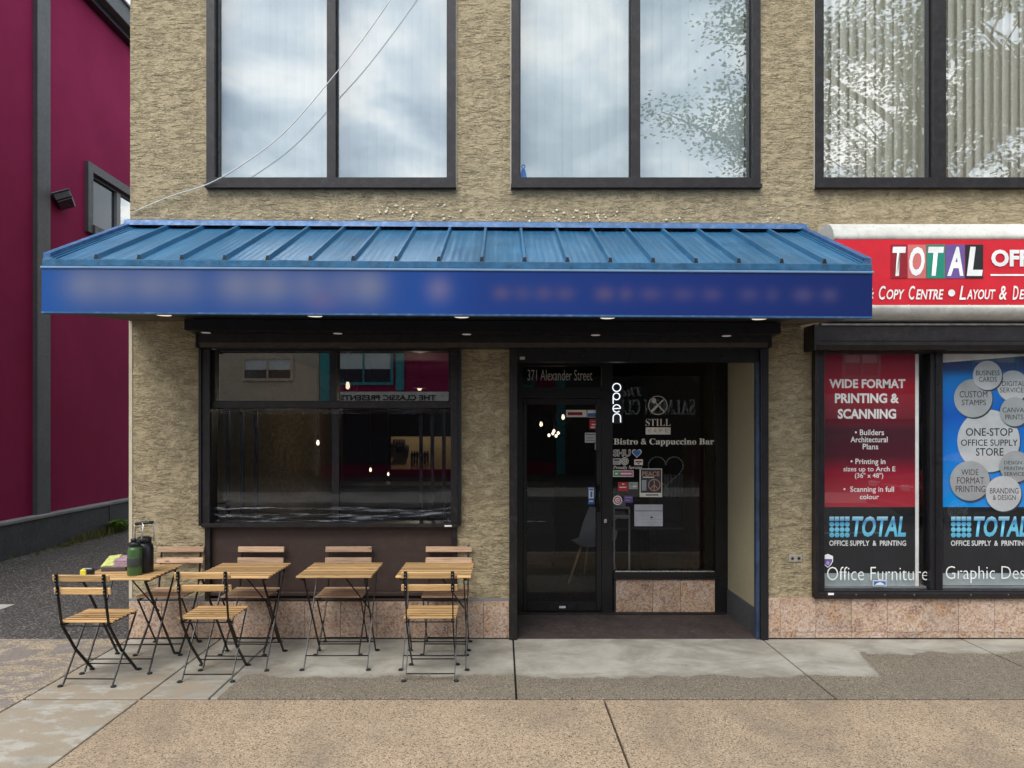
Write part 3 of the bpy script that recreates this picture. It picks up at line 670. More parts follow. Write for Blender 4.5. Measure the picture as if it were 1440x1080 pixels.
# brown panel with ledge
zp0 = Z(845)
prt(cw, 'panel', M['brown'], (x0+.045, x1-.045, .03, .1, zp0, zb-.034))
prt(cw, 'panel_edge', M['bronze'], (x0, x0+.045, -.02, .1, zp0, zb-.034), (x1-.045, x1, -.02, .1, zp0, zb-.034), bev=.003)
prt(cw, 'ledge', M['brown'], (x0+.045, x1-.045, -.012, .029, zp0+.045, zp0+.075), (x0, x1, -.024, .029, zp0+.001, zp0+.022), bev=.003)
prt(cw, 'label_plate', M['white'], (X(311), X(320), -.0475, -.0455, Z(490), Z(487)), (X(626), X(636), -.064, -.0622, zb-.026, zb-.012))
prt(cw, 'lock_knob', M['chrome'], (X(301), X(307), -.05, -.0455, Z(492), Z(488)), bev=.003)

# ---- entrance recess
rx0, rx1, RY = X(727), X(1066), .84
er = empty('entrance', (0, 0, 0)); er.parent = B
prt(er, 'jamb', M['bronze'], (X(716), X(727), -.05, .02, 0, 2.47), bev=.004); prt(er, 'jamb', M['bronze_d'], (X(1067), X(1078), -.05, .02, 0, 2.47), bev=.004)
prt(er, 'corner_post', plain('blue_edge', (.03, .05, .10), .5, 0, .5, 8), (X(1062), X(1066.8), -.03, .03, 0, 2.35), bev=.003)
prt(er, 'reveal', M['stucco_s'], (rx1+.003, rx1+.09, .03, RY+.06, .24, 2.5)); prt(er, 'skirting', M['greytrim'], (rx1-.006, rx1+.09, .03, RY+.06, .0, .238))
prt(er, 'reveal', M['bronze_d'], (rx0-.07, rx0, .02, RY+.06, 0, 2.5))
prt(er, 'header', M['black'], (X(727), X(1067), -.02, .10, Z(509), 2.5)); prt(er, 'soffit', M['black'], (rx0, rx1, .10, RY+.06, 2.46, 2.52))
prt(er, 'floor', M['mat'], (rx0-.02, rx1+.02, -.012, RY+.04, -.02, .006))
prt(er, 'label_plate', M['grey'], (X(731), X(738), -.022, -.0205, Z(506), Z(502)))
Yd = RY
def bx(a, b, top, bot, y0, y1): return (X(a, Yd), X(b, Yd), y0, y1, Z(bot, Yd), Z(top, Yd))
# frame members at the back of the recess
prt(er, 'frame', M['black'], bx(721, 735, 470, 862, RY-.05, RY+.05), bx(846, 861, 470, 862, RY-.02, RY+.05), bx(1005, 1022, 470, 862, RY-.03, RY+.05), bx(735, 846, 470, 515, RY-.04, RY+.05), bx(735, 846, 545, 560, RY-.045, RY+.05), bx(862, 1005, 470, 498, RY-.05, RY+.05), bx(862, 1005, 803, 813, RY-.05, RY+.05))
prt(er, 'window_sill', M['chrome'], bx(864, 1003, 801.5, 803, RY-.045, RY-.02)); prt(er, 'sill_trim', M['bronze'], bx(862, 1012, 810.5, 812.5, RY-.062, RY-.052))
prt(er, 'glass', M['gdark'], bx(735, 846, 515, 545, RY, RY+.006)); prt(er, 'glass', M['gdark'], bx(862, 1005, 498, 803, RY, RY+.006))
tpx('lettering', '371 Alexander Street', 742, 833, 520, 535, RY-.003, M['lettergrey'], er, bold=-.005)
dr = empty('door', (0, 0, 0)); dr.parent = B
prt(dr, 'leaf_frame', M['black'], bx(735.5, 741, 560.5, 858, RY-.03, RY+.03), bx(838, 845.5, 560.5, 858, RY-.03, RY+.03), bx(741, 838, 560.5, 569, RY-.03, RY+.03), bx(741, 838, 846, 858, RY-.03, RY+.03), bev=.003)
prt(dr, 'glass', M['gdark'], bx(741, 838, 569, 846, RY, RY+.006))
prt(dr, 'threshold', M['bronze'], bx(727, 1018, 859, 863, RY-.09, RY-.02), bev=.003)
prt(dr, 'kick_label', M['grey'], bx(786, 795, 851, 854, RY-.033, RY-.031))
hd = MB(); hx = X(841, Yd); hd.tube([(hx, RY-.03, Z(682, Yd)), (hx, RY-.09, Z(684, Yd)), (hx, RY-.09, Z(716, Yd)), (hx, RY-.03, Z(718, Yd))], .011); hd.build('handle', M['black'], dr)
MB().box(X(848.5, Yd), X(853, Yd), RY-.028, RY-.02, Z(735, Yd), Z(729, Yd), .002).build('lock', M['chrome'], dr)
# marble under the window at the back
z0_, z1_ = Z(861, Yd-.03), Z(815, Yd-.03)
for a, b in ((865, 917), (917, 956), (956, 1004)):
    MB().box(X(a, Yd)+.0015, X(b, Yd)-.0015, RY-.035, RY+.04, z0_, z1_, .002).build('tile', M['marble2'], er)
prt(er, 'tile_frame', M['bronze_d'], bx(862, 865, 813, 862, RY-.04, RY+.04), bx(1004, 1005, 813, 862, RY-.03, RY+.04))

# ---- shop window on the right
sw = empty('shop_window', (0, 0, 0)); sw.parent = B
sx0, sx1 = X(1146), X(1640); sz0, sz1 = Z(839), 2.50
prt(sw, 'frame', M['bronze_d'], (sx0, sx0+.062, -.05, .12, sz0, sz1), (sx1-.06, sx1, -.05, .12, sz0, sz1), (sx0+.062, sx1-.06, -.035, .12, sz0+.006, Z(829)), (sx0+.062, sx1-.06, -.02, .12, Z(497), sz1), bev=.004)
prt(sw, 'shutter_rail', M['bronze'], (sx0-.03, sx0-.001, -.075, -.002, sz0+.01, sz1), bev=.003)
prt(sw, 'sill', M['bronze'], (sx0-.03, sx1+.02, -.058, -.036, sz0-.006, sz0+.045), bev=.004)
prt(sw, 'mullion', M['bronze_d'], (X(1307), X(1324), -.02, .12, Z(829), Z(497)), bev=.004); prt(sw, 'mullion_cap', M['black'], (X(1313), X(1318), -.028, -.0205, Z(829), Z(497)))
for a, b in ((1156, 1307), (1324, 1630)): prt(sw, 'glass', M['gshop'], (X(a), X(b), .036, .042, Z(829), Z(497)))
prt(sw, 'inner_sill', M['cap'], (X(1157), X(1630), .045, .35, sz0, Z(826)))
prt(sw, 'screw', M['screw'], *[(X(a)-.004, X(a)+.004, -.061, -.0581, Z(834)-.004, Z(834)+.004) for a in (1239, 1280, 1359, 1411, 1199)])
prt(sw, 'label_plate', M['white'], (X(1160), X(1168), -.0605, -.0582, Z(834.5), Z(831.5)))

# roller shutter housings
def housing(name_px0, name_px1, yb, ztop, zbot, m):
    h = empty('shutter_housing', (0, 0, 0)); h.parent = B
    mb = MB(); mb.prism([(-.002, ztop), (yb, ztop), (yb, zbot+.035), (yb+.03, zbot), (-.002, zbot)], name_px0, name_px1); mb.build('casing', m, h)
    for x in (name_px0, name_px1): MB().box(x-.008, x+.008, yb-.008, -.001, zbot-.006, ztop+.004).build('end_cap', M['bronze_d'], h)
    return h
h1 = housing(-2.50, 2.21, -.20, 2.66, 2.452, M['bronze'])
h2 = housing(X(1146, -.2), X(1660, -.2), -.2, Z(457, -.2), Z(491, -.2), M['bronze'])
MB().box(X(1155, -.21), X(1660, -.21), -.204, -.201, Z(480, -.2), Z(478, -.2)).build('seam', M['black'], h2)
MB().box(X(1155, -.21), X(1660, -.21), -.215, -.201, Z(457, -.2)-.004, Z(457, -.2)+.01).build('top_flashing', plain('worn_flashing', (.16, .14, .13), .6, 0, .4, 20, dust=.5), h2)

# electrical outlet on the pier
ot = empty('outdoor_socket', (X(1118), -.001, Z(785)), label='small metal outdoor socket on the stucco pier between entrance and shop window', cat='socket')
MB().box(-.058, .058, -.012, 0, -.03, .03, .004).build('plate', plain('grey_socket_plate', (.33, .31, .26), .5), ot)
for s_ in (-1, 1): 
    q = MB(); q.ring(s_*.027, 0, -.0135, .015, .007, 16); q.build('cover_ring', M['screw'], ot); q = MB(); q.disc(s_*.027, 0, -.013, .012, 14); q.build('cover', M['bronze'], ot)

# ================================================================ BLUE AWNING
A = empty('blue_metal_awning', (0, 0, 3.2), label='blue standing seam metal awning over the cafe front with a blurred blue sign face', cat='awning')
A.rotation_euler = (0, R(.36), 0)
AX0, AX1, PJ = -3.15, 2.548, 1.135
Zt, Ze = 3.478, 2.93
def ab(mb, n, m, par=None):
    for i, v in enumerate(mb.v): mb.v[i] = (v[0], v[1], v[2]-3.2)
    return mb.build(n, m, par or A)
def roofz(y): return Ze+(Zt-Ze)*(1+y/PJ) if y < 0 else Zt
ribx = [(136+60.2*k-VX)/204. for k in range(18)]
edges = [AX0+.06]+ribx+[AX1-.06]
for i in range(len(edges)-1):     # pans between the seams
    a, b = edges[i]+.004, edges[i+1]-.004
    mb = MB(); n = 9; k0 = 0
    ys = [-PJ, -PJ*.66, -PJ*.33, -.02]
    cols = 13
    for y in ys:
        for j in range(cols):
            x = a+(b-a)*j/(cols-1); dz = .0022*(1 if j % 2 else 0)+.003*mnoise.noise((x*5, y*3, 7))
            mb.v.append((x, y, roofz(y)+dz))
    for q in range(len(ys)-1):
        for j in range(cols-1):
            mb.f.append((q*cols+j, q*cols+j+1, (q+1)*cols+j+1, (q+1)*cols+j)); mb.sm.append(False)
    ab(mb, 'roof_pan', M['blue'])
for x in ribx:
    mb = MB(); k = 0; prof = [(-.017, 0), (-.009, .036), (.009, .036), (.017, 0)]
    for y in (-PJ-.004, -.03):
        for dx_, dz_ in prof: mb.v.append((x+dx_, y, roofz(y)+dz_))
    mb.f += [(0, 4, 5, 1), (1, 5, 6, 2), (2, 6, 7, 3), (7, 6, 5, 4), (0, 1, 2, 3)]; mb.sm += [False]*5
    ab(mb, 'seam_rib', M['blue'])
    mb = MB(); mb.v = [(x-.015, -PJ-.006, roofz(-PJ)+.001), (x+.015, -PJ-.006, roofz(-PJ)+.001), (x+.008, -PJ-.006, roofz(-PJ)+.033), (x-.008, -PJ-.006, roofz(-PJ)+.033)]; mb.f = [(0, 1, 2, 3)]; mb.sm = [False]
    ab(mb, 'rib_mouth', M['black'])
for s_, xe in ((1, AX0), (-1, AX1)):   # gable trims, three stepped folds
    for k in range(3):
        xa = xe+s_*(.0 if k == 0 else .05+.02*(k-1)); xb = xa+s_*(.05 if k == 0 else .016); dz = (.045, .018, .010)[k]
        mb = MB(); x_0, x_1 = min(xa, xb), max(xa, xb)
        for y in (-PJ-.01, .0):
            z = roofz(y) if y < 0 else Zt
            for xx, zz_ in ((x_0, z-.03), (x_1, z-.03), (x_1, z+dz), (x_0, z+dz)): mb.v.append((xx, y, zz_))
        mb.f += [(0, 3, 2, 1), (4, 5, 6, 7), (0, 4, 7, 3), (1, 2, 6, 5), (3, 7, 6, 2), (0, 1, 5, 4)]; mb.sm += [False]*6
        ab(mb, 'gable_trim', M['trimblue'] if k == 0 else M['blue'])
    x_ = xe; t_ = .012*s_   # side cheek
    mb = MB()
    for xx in (x_, x_+t_):
        mb.v += [(xx, 0, 2.68), (xx, 0, Zt-.03), (xx, -PJ, Ze-.03), (xx, -PJ, 2.57)]
    mb.f += [(0, 1, 2, 3), (7, 6, 5, 4), (0, 3, 7, 4), (1, 5, 6, 2), (3, 2, 6, 7), (0, 4, 5, 1)]; mb.sm += [False]*6
    ab(mb, 'side_cheek', M['trimblue'])
mb = MB(); mb.prism([(.0, Zt+.004), (-.10, Zt-.048+.052), (-.12, Zt-.02), (-.10, Zt+.026), (-.02, Zt+.055), (.0, Zt+.058)], AX0, AX1); ab(mb, 'wall_flashing', M['trimblue'])
ab(MB().box(AX0, AX1, -PJ-.022, -PJ+.01, Ze-.052, Ze-.003, .004), 'drip_edge', M['eave'])
ab(MB().box(AX0-.01, AX1+.01, -PJ-.03, -PJ+.0, Ze-.070, Ze-.053, .004), 'drip_lip', plain('pale_lip', (.16, .27, .42), .4, .2))
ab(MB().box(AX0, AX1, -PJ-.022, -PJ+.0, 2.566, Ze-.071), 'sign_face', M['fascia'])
ab(MB().box(AX0-.002, AX1+.002, -PJ-.024, -PJ+.03, 2.554, 2.566), 'bottom_trim', M['trimblue'])
# object coords of the sign face shifted by -3.2 in z: shift blobs with a dedicated offset
for n_ in M['fascia'].node_tree.nodes:
    if n_.type == 'TEX_COORD':
        tt = M['fascia'].node_tree
        mp = tt.nodes.new('ShaderNodeMapping'); mp.inputs['Location'].default_value = (0, 0, 3.2)
        lk = [l_ for l_ in tt.links if l_.from_node == n_]
        tos = [l_.to_socket for l_ in lk]
        for l_ in lk: tt.links.remove(l_)
        tt.links.new(n_.outputs['Object'], mp.inputs[0])
        for t_s in tos: tt.links.new(mp.outputs[0], t_s)
# soffit, rising gently to the wall
mb = MB()
for x_0, x_1, nm in ((AX0+.013, -2.5, 0), (-2.5, 2.21, 1), (2.21, AX1-.013, 0)):
    mb = MB(); ze = 2.60
    mb.v = [(x_0, -PJ, 2.575), (x_1, -PJ, 2.575), (x_1, -.001, 2.675), (x_0, -.001, 2.675), (x_0, -PJ, 2.587), (x_1, -PJ, 2.587), (x_1, -.001, 2.687), (x_0, -.001, 2.687)]
    mb.f = [(0, 3, 2, 1), (4, 5, 6, 7), (0, 1, 5, 4), (2, 3, 7, 6), (1, 2, 6, 5), (3, 0, 4, 7)]; mb.sm = [False]*6
    ab(mb, 'soffit', M['bronze_d'] if nm else plain('tan_soffit', (.10, .08, .055), .8))
ab(MB().box(-2.5, 2.21, -.42, -.205, 2.545, 2.632), 'bulkhead', M['bronze_d'])
for px in (232, 444, 650, 855, 1068):
    x = (px-VX)/199.; y = -1.02; z = 2.575+.1*(PJ+y)/PJ
    d = empty('downlight', (x, y, z-3.2)); d.parent = A
    MB().lathe([(.062, -.016), (.066, -.010), (.05, -.001)], (0, 0, 0), 20).build('trim_ring', M['cap'], d)
    MB().lathe([(.05, -.019), (.05, -.0165)], (0, 0, 0), 20).build('lens', M['spot'], d)
for px in (291, 476, 657, 838, 1022):
    x = (px-VX)/175.; y = -.33; z = 2.545
    d = empty('downlight', (x, y, z-3.2)); d.parent = A
    MB().lathe([(.052, -.008), (.056, -.001)], (0, 0, 0), 20).build('trim_ring', M['bronze'], d)
    MB().lathe([(.036, -.011), (.036, -.0085)], (0, 0, 0), 20).build('lens', M['spotdim'], d)

# ================================================================ RED AND WHITE SHOP SIGN CANOPY
C = empty('red_sign_canopy', (0, 0, 0), label='red and cream boxed canvas shop canopy with white lettering beside the blue awning', cat='awning')
cx0, cx1 = X(1150), 9.2
def arc(c, r0, r1, a0, a1, n=7): return [(c[0]+r0*math.cos(R(a0+(a1-a0)*i/n)), c[1]+r1*math.sin(R(a0+(a1-a0)*i/n))) for i in range(n+1)]
top = arc((-.12, 3.31), .18, .165, 90, 180); bot = arc((-.15, 2.778), .15, .115, 180, 270)
MB().prism([(-.001, 3.475)]+top[:]+[(-.001, 3.31)], cx0, cx1, True).build('top_roll', M['whitec'], C, smooth=None)
MB().prism([(-.001, 2.778)]+bot+[(-.001, 2.663)], cx0, cx1, True).build('bottom_roll', M['whitec'], C)
MB().box(cx0, cx1, -.298, -.002, 2.779, 3.309).build('face', M['redc'], C)
sr = MB()
for px in (1230, 1280, 1365, 1420, 1500): 
    x = X(px, -.3); sr.tube([(x-.012, -.298, 2.782), (x, -.27, 2.71), (x+.01, -.17, 2.664)], .0035, 5); sr.tube([(x+.03, -.299, 3.315), (x+.02, -.25, 3.43), (x+.015, -.13, 3.477)], .003, 5)
sr.build('seam', M['whitec'], C)
Yc = -.302
cols = [M['dkred'], M['salmon'], M['tealp'], M['purple'], M['blackp']]
xe = [1253, 1276.5, 1303, 1330, 1357.5, 1383.5]
for i, ch in enumerate('TOTAL'):
    rect('letter_tile', xe[i], xe[i+1]-.8, 344, 391.5, Yc, cols[i], C)
    tpx('lettering', ch, xe[i]+2.0, xe[i+1]-2.5+(1 if ch == 'L' else 0), 347, 388, Yc-.002, M['white'], C, bold=.035, shear=.15)
tpx('lettering', 'OFFICE', 1394, 1492, 351, 375, Yc-.002, M['white'], C, bold=.04)
rect('underline', 1393, 1640, 385.5, 388, Yc-.001, M['white'], C)
tpx('lettering', '&', 1219, 1229, 403, 420, Yc-.002, M['white'], C, bold=.01, shear=.2)
def smallcaps(words, y0, y1):
    for (a, b, big, rest) in words:
        wl_ = b-a; bw = wl_*1.15/(len(rest)*.9+1.15) if rest else wl_
        tpx('lettering', big, a, a+bw-1.2, y0, y1, Yc-.002, M['white'], C, bold=.012, shear=.22)
        if rest: tpx('lettering', rest, a+bw, b, y0+5, y1-.5, Yc-.002, M['white'], C, bold=.02, shear=.22)
smallcaps([(1236, 1272, 'C', 'OPY'), (1278, 1327, 'C', 'ENTRE'), (1349, 1400, 'L', 'AYOUT'), (1405, 1417, '&', ''), (1424, 1470, 'D', 'ESIGN')], 402, 421.5)
q = MB(); q.disc(X(1338, Yc), Z(412, Yc), Yc-.002, .028, 20); q.build('lettering', M['white'], C)

# ================================================================ POSTERS IN THE SHOP WINDOW
YP = .06
def poster_common(P_, a, b, dx, col_rows):
    pass
P1 = empty('red_poster', (0, YP, 0), label='tall red and black printing poster behind the left shop pane', cat='poster')
def lp_(par, body, a, b, t_, bt, m=None, bold=.0, shear=0, y=.0015): return text('lettering', body, X(a, YP), X(b, YP), Z(bt, YP), Z(t_, YP), YP-y, m or M['white'], par, bold=bold, shear=shear)
zz0, zz1 = Z(713, YP), Z(498, YP)
red_m = m_gradient('red_poster_print', [(0., (.42, .03, .05)), (.22, (.30, .012, .03)), (.33, (.085, .008, .02)), (.5, (.06, .006, .016)), (.62, (.20, .008, .02)), (.78, (.34, .008, .02)), (1., (.26, .008, .022))], zz0, zz1)
rect('red_field', 1157, 1287, 498, 713, YP, red_m, P1)
rect('black_field', 1157, 1287, 713, 806, YP, M['blackp'], P1)
rect('white_margin', 1157, 1287, 806, 824, YP, M['margin'], P1); rect('white_margin', 1287, 1292, 498, 824, YP, M['white'], P1)
for body, a, b, t_, bt, bo in (('WIDE FORMAT', 1166, 1273, 533, 546, .035), ('PRINTING &', 1174, 1264, 553, 567, .035), ('SCANNING', 1178, 1260, 575, 589, .035),
        ('• Builders', 1202, 1243, 604, 612, .01), ('Architectural', 1196, 1248, 614, 622, .01), ('Plans', 1213, 1235, 624, 632, .01),
        ('• Printing in', 1196, 1245, 645, 655, .01), ('sizes up to Arch E', 1186, 1259, 656, 665, .01), ('(36" x 48")', 1202, 1242, 665, 674, .01),
        ('•  Scanning in full', 1186, 1257, 684, 694, .01), ('colour', 1209, 1236, 695, 702, .01)):
    lp_(P1, body, a, b, t_, bt, bold=bo)
cy = m_gradient('cyan_letter_print', [(0., (.10, .50, .78)), (.45, (.22, .68, .88)), (.75, (.04, .26, .58)), (1., (.5, .85, .95))], Z(755, YP), Z(726, YP))
def logo(par, o):
    for i in range(4):
        for j in range(4):
            q = MB(); cxp, cyp = 1169.5+o+7.3*i, 729.5+7.6*j; r = .021
            if j == 0: q.box(X(cxp-3.1, YP), X(cxp+3.1, YP), -.0015, -.0005, Z(cyp+3, YP), Z(cyp-3, YP))
            else: q.disc(X(cxp, YP), Z(cyp, YP), -.0015, r, 14)
            q.build('logo_dot', cy, par)
    lp_(par, 'TOTAL', 1198+o, 1274+o, 726, 755, cy, bold=.03, shear=.2)
    lp_(par, 'OFFICE SUPPLY  &  PRINTING', 1166+o, 1274+o, 760, 767.5, bold=.018)
logo(P1, 0)
P2 = empty('blue_poster', (0, YP, 0), label='tall blue and black services poster with grey circles behind the right shop pane', cat='poster')
blue_m = m_gradient('blue_poster_print', [(0., (.0, .30, .80)), (.35, (.0, .20, .68)), (.6, (.0, .10, .50)), (.85, (.0, .22, .68)), (.9, (.006, .05, .20)), (1., (.006, .035, .13))], zz0, zz1)
rect('blue_field', 1326, 1462, 498, 713, YP, blue_m, P2); rect('black_field', 1326, 1462, 713, 806, YP, M['blackp'], P2); rect('white_margin', 1326, 1462, 806, 823, YP, M['margin'], P2)
mb = MB(); mb.v = [(X(1326, YP), -.001, Z(510, YP)), (X(1462, YP), -.001, Z(499, YP)), (X(1462, YP), -.001, Z(497, YP)), (X(1326, YP), -.001, Z(497, YP))]; mb.f = [(0, 1, 2, 3)]; mb.sm = [False]; mb.build('folded_corner', M['white'], P2)
lay = 0.0
for cx_, cy_, r, m, rows in ((1390, 620, 44, 'grey', [('ONE-STOP', 1358, 1424, 602, 613, .01), ('OFFICE SUPPLY', 1351, 1431, 618, 627, .008), ('STORE', 1372, 1411, 630, 641, .01)]),
        (1424, 543, 22, 'grey', [('DIGITAL', 1409, 1441, 536, 543, .0), ('SERVICES', 1406, 1443, 545, 552, .0)]), (1368, 560, 27, 'grey2', [('CUSTOM', 1349, 1388, 550, 559, .0), ('STAMPS', 1352, 1386, 562, 570, .0)]),
        (1388, 528, 20.5, 'grey', [('BUSINESS', 1372, 1405, 521, 528, .0), ('CARDS', 1376, 1401, 530, 537, .0)]), (1426, 579, 20.5, 'grey2', [('CANVAS', 1409, 1443, 573, 580, .0), ('PRINTS', 1413, 1438, 583, 590, .0)]),
        (1363, 676, 28, 'grey2', [('WIDE', 1351, 1375, 660, 668, .0), ('FORMAT', 1345, 1383, 671, 680, .0), ('PRINTING', 1343, 1385, 683, 692, .0)]), (1427, 656, 22, 'grey2', [('DESIGN &', 1411, 1443, 648, 653, .0), ('PRINTING', 1411, 1443, 656, 661, .0), ('SERVICES', 1411, 1443, 664, 669, .0)]),
        (1410, 694, 25, 'grey', [('BRANDING', 1391, 1431, 686, 694, .0), ('& DESIGN', 1395, 1427, 696, 703, .0)])):
    lay += .0012
    q = MB(); q.disc(X(cx_+1.6, YP), Z(cy_+2, YP), -lay, r/S(YP), 40); q.build('circle_edge', M['peacebg'], P2)
    q = MB(); q.disc(X(cx_, YP), Z(cy_, YP), -lay-.0005, r/S(YP), 40); q.build('circle', M[m], P2)
    for body, a, b, t_, bt, bo in rows: lp_(P2, body, a, b, t_, bt, M['blackp'], bold=bo, y=lay+.001)
logo(P2, 171)
YG = .034
tpx('lettering', 'Office Furniture', 1163, 1305, 797, 816, YG, M['white'], sw, bold=-.012); tpx('lettering', 'Graphic Design', 1330, 1466, 796, 820, YG, M['white'], sw, bold=-.012)
SH = empty('alarm_sticker', (X(1164, YG), YG, Z(788, YG)), label='white and purple shield sticker at the lower left of the shop pane', cat='sticker')
mb = MB(); mb.v = [(x*.045, 0, z*.045) for x, z in ((-1, .8), (0, 1.25), (1, .8), (1, -.2), (.6, -.9), (0, -1.4), (-.6, -.9), (-1, -.2))]; mb.f = [tuple(range(8))]; mb.sm = [False]; mb.build('shield', M['white'], SH)
mb = MB(); mb.v = [(x*.037, -.001, z*.04) for x, z in ((-1, .3), (1, .3), (1, -.2), (.6, -.9), (0, -1.4), (-.6, -.9), (-1, -.2))]; mb.f = [tuple(range(7))]; mb.sm = [False]; mb.build('emblem', M['purple'], SH)
q = MB(); q.ring(0, -.022, -.002, .010, .004, 14); q.build('mark', M['white'], SH)
BS = empty('blue_sticker', (X(1237, YG), YG, Z(820.5, YG)), label='small blue and white sticker at the bottom of the left shop pane', cat='sticker')
MB().box(-.058, .058, 0, .001, -.024, .026).build('border', M['white'], BS); MB().box(-.052, .052, -.001, 0, -.018, .02).build('field', M['bluest'], BS)
mb = MB(); mb.v = [(-.045, -.002, -.012), (.045, -.002, -.012), (.02, -.002, .006), (.0, -.002, .012), (-.02, -.002, .004)]; mb.f = [(0, 1, 2, 3, 4)]; mb.sm = [False]; mb.build('mark', M['white'], BS)

# ================================================================ THINGS ON THE CAFE GLASS
Yg = RY-.003
def sx(px): return X(px, Yg)
def sz(py): return Z(py, Yg)
ns = empty('neon_open_sign', (sx(867), Yg-.02, sz(567)), label='white glowing vertical neon open sign in the cafe window', cat='neon sign')
def npt(px, py): return (sx(px)-sx(867), 0, sz(py)-sz(567))
rr_ = .0052
def circ(cx, cy, r, a0=0, a1=360, n=22): return [npt(cx+r*math.cos(R(a0+(a1-a0)*i/n)), cy-r*math.sin(R(a0+(a1-a0)*i/n))) for i in range(n+1)]
MB().tube(circ(866.8, 545, 5.6), rr_, 6).build('letter', M['neon'], ns)
mb = MB(); mb.tube(circ(866.5, 557.5, 4.7), rr_, 6); mb.tube([npt(861.8, 557.5), npt(861.8, 568)], rr_, 6); mb.build('letter', M['neon'], ns)
mb = MB(); mb.tube(circ(866.8, 574.5, 5.2, 0, 315)[:], rr_, 6); mb.tube([npt(861.8, 574.8), npt(872, 574.3)], rr_, 6); mb.build('letter', M['neon'], ns)
mb = MB(); mb.tube([npt(861.8, 594), npt(861.8, 587)]+circ(867, 587, 5.2, 180, 0, 12)+[npt(872.2, 587), npt(872.2, 594)], rr_, 6); mb.build('letter', M['neon'], ns)
MB().box(-.06, .06, .012, .018, -.2, .2).build('backing', M['black'], ns)

lgw = empty('cafe_logo_decal', (sx(925), Yg, sz(585)), label='cream crossed cutlery logo with STILL above a four letter bar on the cafe window', cat='decal')
def ppx(x, y): return (sx(x)-sx(925), sz(y)-sz(585))
q = MB(); c_ = ppx(925, 570); q.ring(c_[0], c_[1], 0, 13/S(Yg), .006, 40); q.build('ring', M['lettercream'], lgw)
def stroke(par, pts, wd, m, name='stroke', y=0.0, f=ppx):
    mb = MB()
    for i in range(len(pts)-1):
        a = Vector(f(*pts[i])); b = Vector(f(*pts[i+1])); d_ = (b-a).normalized(); n_ = Vector((-d_.y, d_.x))*wd/2
        mb.quad((a.x-n_.x, y, a.y-n_.y), (b.x-n_.x, y, b.y-n_.y), (b.x+n_.x, y, b.y+n_.y), (a.x+n_.x, y, a.y+n_.y))
    return mb.build(name, m, par)
stroke(lgw, [(916, 579), (925, 570)], .022, M['lettercream'], 'knife_blade'); stroke(lgw, [(925, 570), (933, 562)], .010, M['lettercream'], 'knife_handle')
stroke(lgw, [(934, 579), (921, 565)], .010, M['lettercream'], 'fork_handle')
q = MB(); c_ = ppx(919.5, 563.5); q.disc(c_[0], c_[1], -.0005, .022, 16, .026); q.build('spoon_bowl', M['lettercream'], lgw)
tpx('lettering', serif('STILL', 0x1D400), 908, 943, 589, 599, Yg, M['lettercream'], lgw, bold=-.01)
rect('letter_bar', 908, 943, 601, 611, Yg, M['lettercream'], lgw)
for i, ch in enumerate('CAFE'): tpx('lettering', ch, 911.5+8*i, 915+8*i, 603.5, 608, Yg-.002, M['orange'], lgw)
bl = empty('bistro_lettering', (sx(934), Yg, sz(622)), label='pale Bistro & Cappuccino Bar slab lettering across the cafe window', cat='lettering')
tpx('lettering', serif('Bistro & Cappuccino Bar'), 863, 1004, 616.5, 627.5, Yg, M['lettercream'], bl, bold=.008)

def sticker(name, label, a, b, t_, bt, m, parts=(), cat='sticker', Y=None):
    Y = Y or Yg; o = empty(name, (X((a+b)/2, Y), Y, Z((t_+bt)/2, Y)), label=label, cat=cat)
    rect('sheet', a, b, t_, bt, Y, m, o)
    for i, (kind, aa, bb, tt, bbt, mm, body) in enumerate(parts):
        if kind == 'r': rect('printed_field', aa, bb, tt, bbt, Y-.001-.0003*i, mm, o, t=.0005)
        elif kind == 't': text('lettering', body, X(aa, Y), X(bb, Y), Z(bbt, Y), Z(tt, Y), Y-.002-.0003*i, mm, o, bold=.01)
        elif kind == 'c':
            q = MB(); q.disc(X((aa+bb)/2, Y)-o.location.x, Z((tt+bbt)/2, Y)-o.location.z, -.0012-.0003*i, (bb-aa)/2/S(Y), 20); q.build('printed_disc', mm, o)
        elif kind == 'o':
            q = MB(); q.ring(X((aa+bb)/2, Y)-o.location.x, Z((tt+bbt)/2, Y)-o.location.z, -.0014-.0003*i, (bb-aa)/2/S(Y), body, 24); q.build('printed_ring', mm, o)
    return o
W_, K_ = M['white'], M['blackp']
sticker('door_sticker', 'long white sticker with red lettering at the top of the door glass', 796, 825, 576.5, 586.5, M['lettercream'], [('r', 798.5, 819, 579.5, 584, M['dkred'], '')])
sticker('door_sticker', 'blue and white sticker at the top right of the door glass', 826, 843, 576.5, 587, W_, [('r', 826.5, 842.5, 581, 586.5, M['bluest'], '')])
sticker('door_sticker', 'square red sticker with a white mark on the door glass', 829, 844, 589.5, 603.5, M['redst'], [('r', 832, 842, 596, 598, W_, ''), ('r', 831, 837, 600, 602, W_, ''), ('r', 832, 841, 592, 593.5, M['orange'], '')])
sticker('hours_notice', 'white printed notice below the red sticker on the door glass', 822.5, 843, 608.5, 622.5, M['grey'], [('r', 824, 836, 610.5, 611.5, K_, ''), ('r', 825, 834, 614, 618, M['grey2'], ''), ('r', 838.5, 841.5, 613, 619, K_, ''), ('r', 824, 836, 619.5, 620.3, K_, '')], 'notice')
sticker('door_sticker', 'tiny white sticker just under the printed notice on the door glass', 836.5, 843, 623.5, 632.5, M['grey'], [('r', 838, 841.5, 625, 627, K_, ''), ('r', 838, 841.5, 628.5, 630, K_, '')])
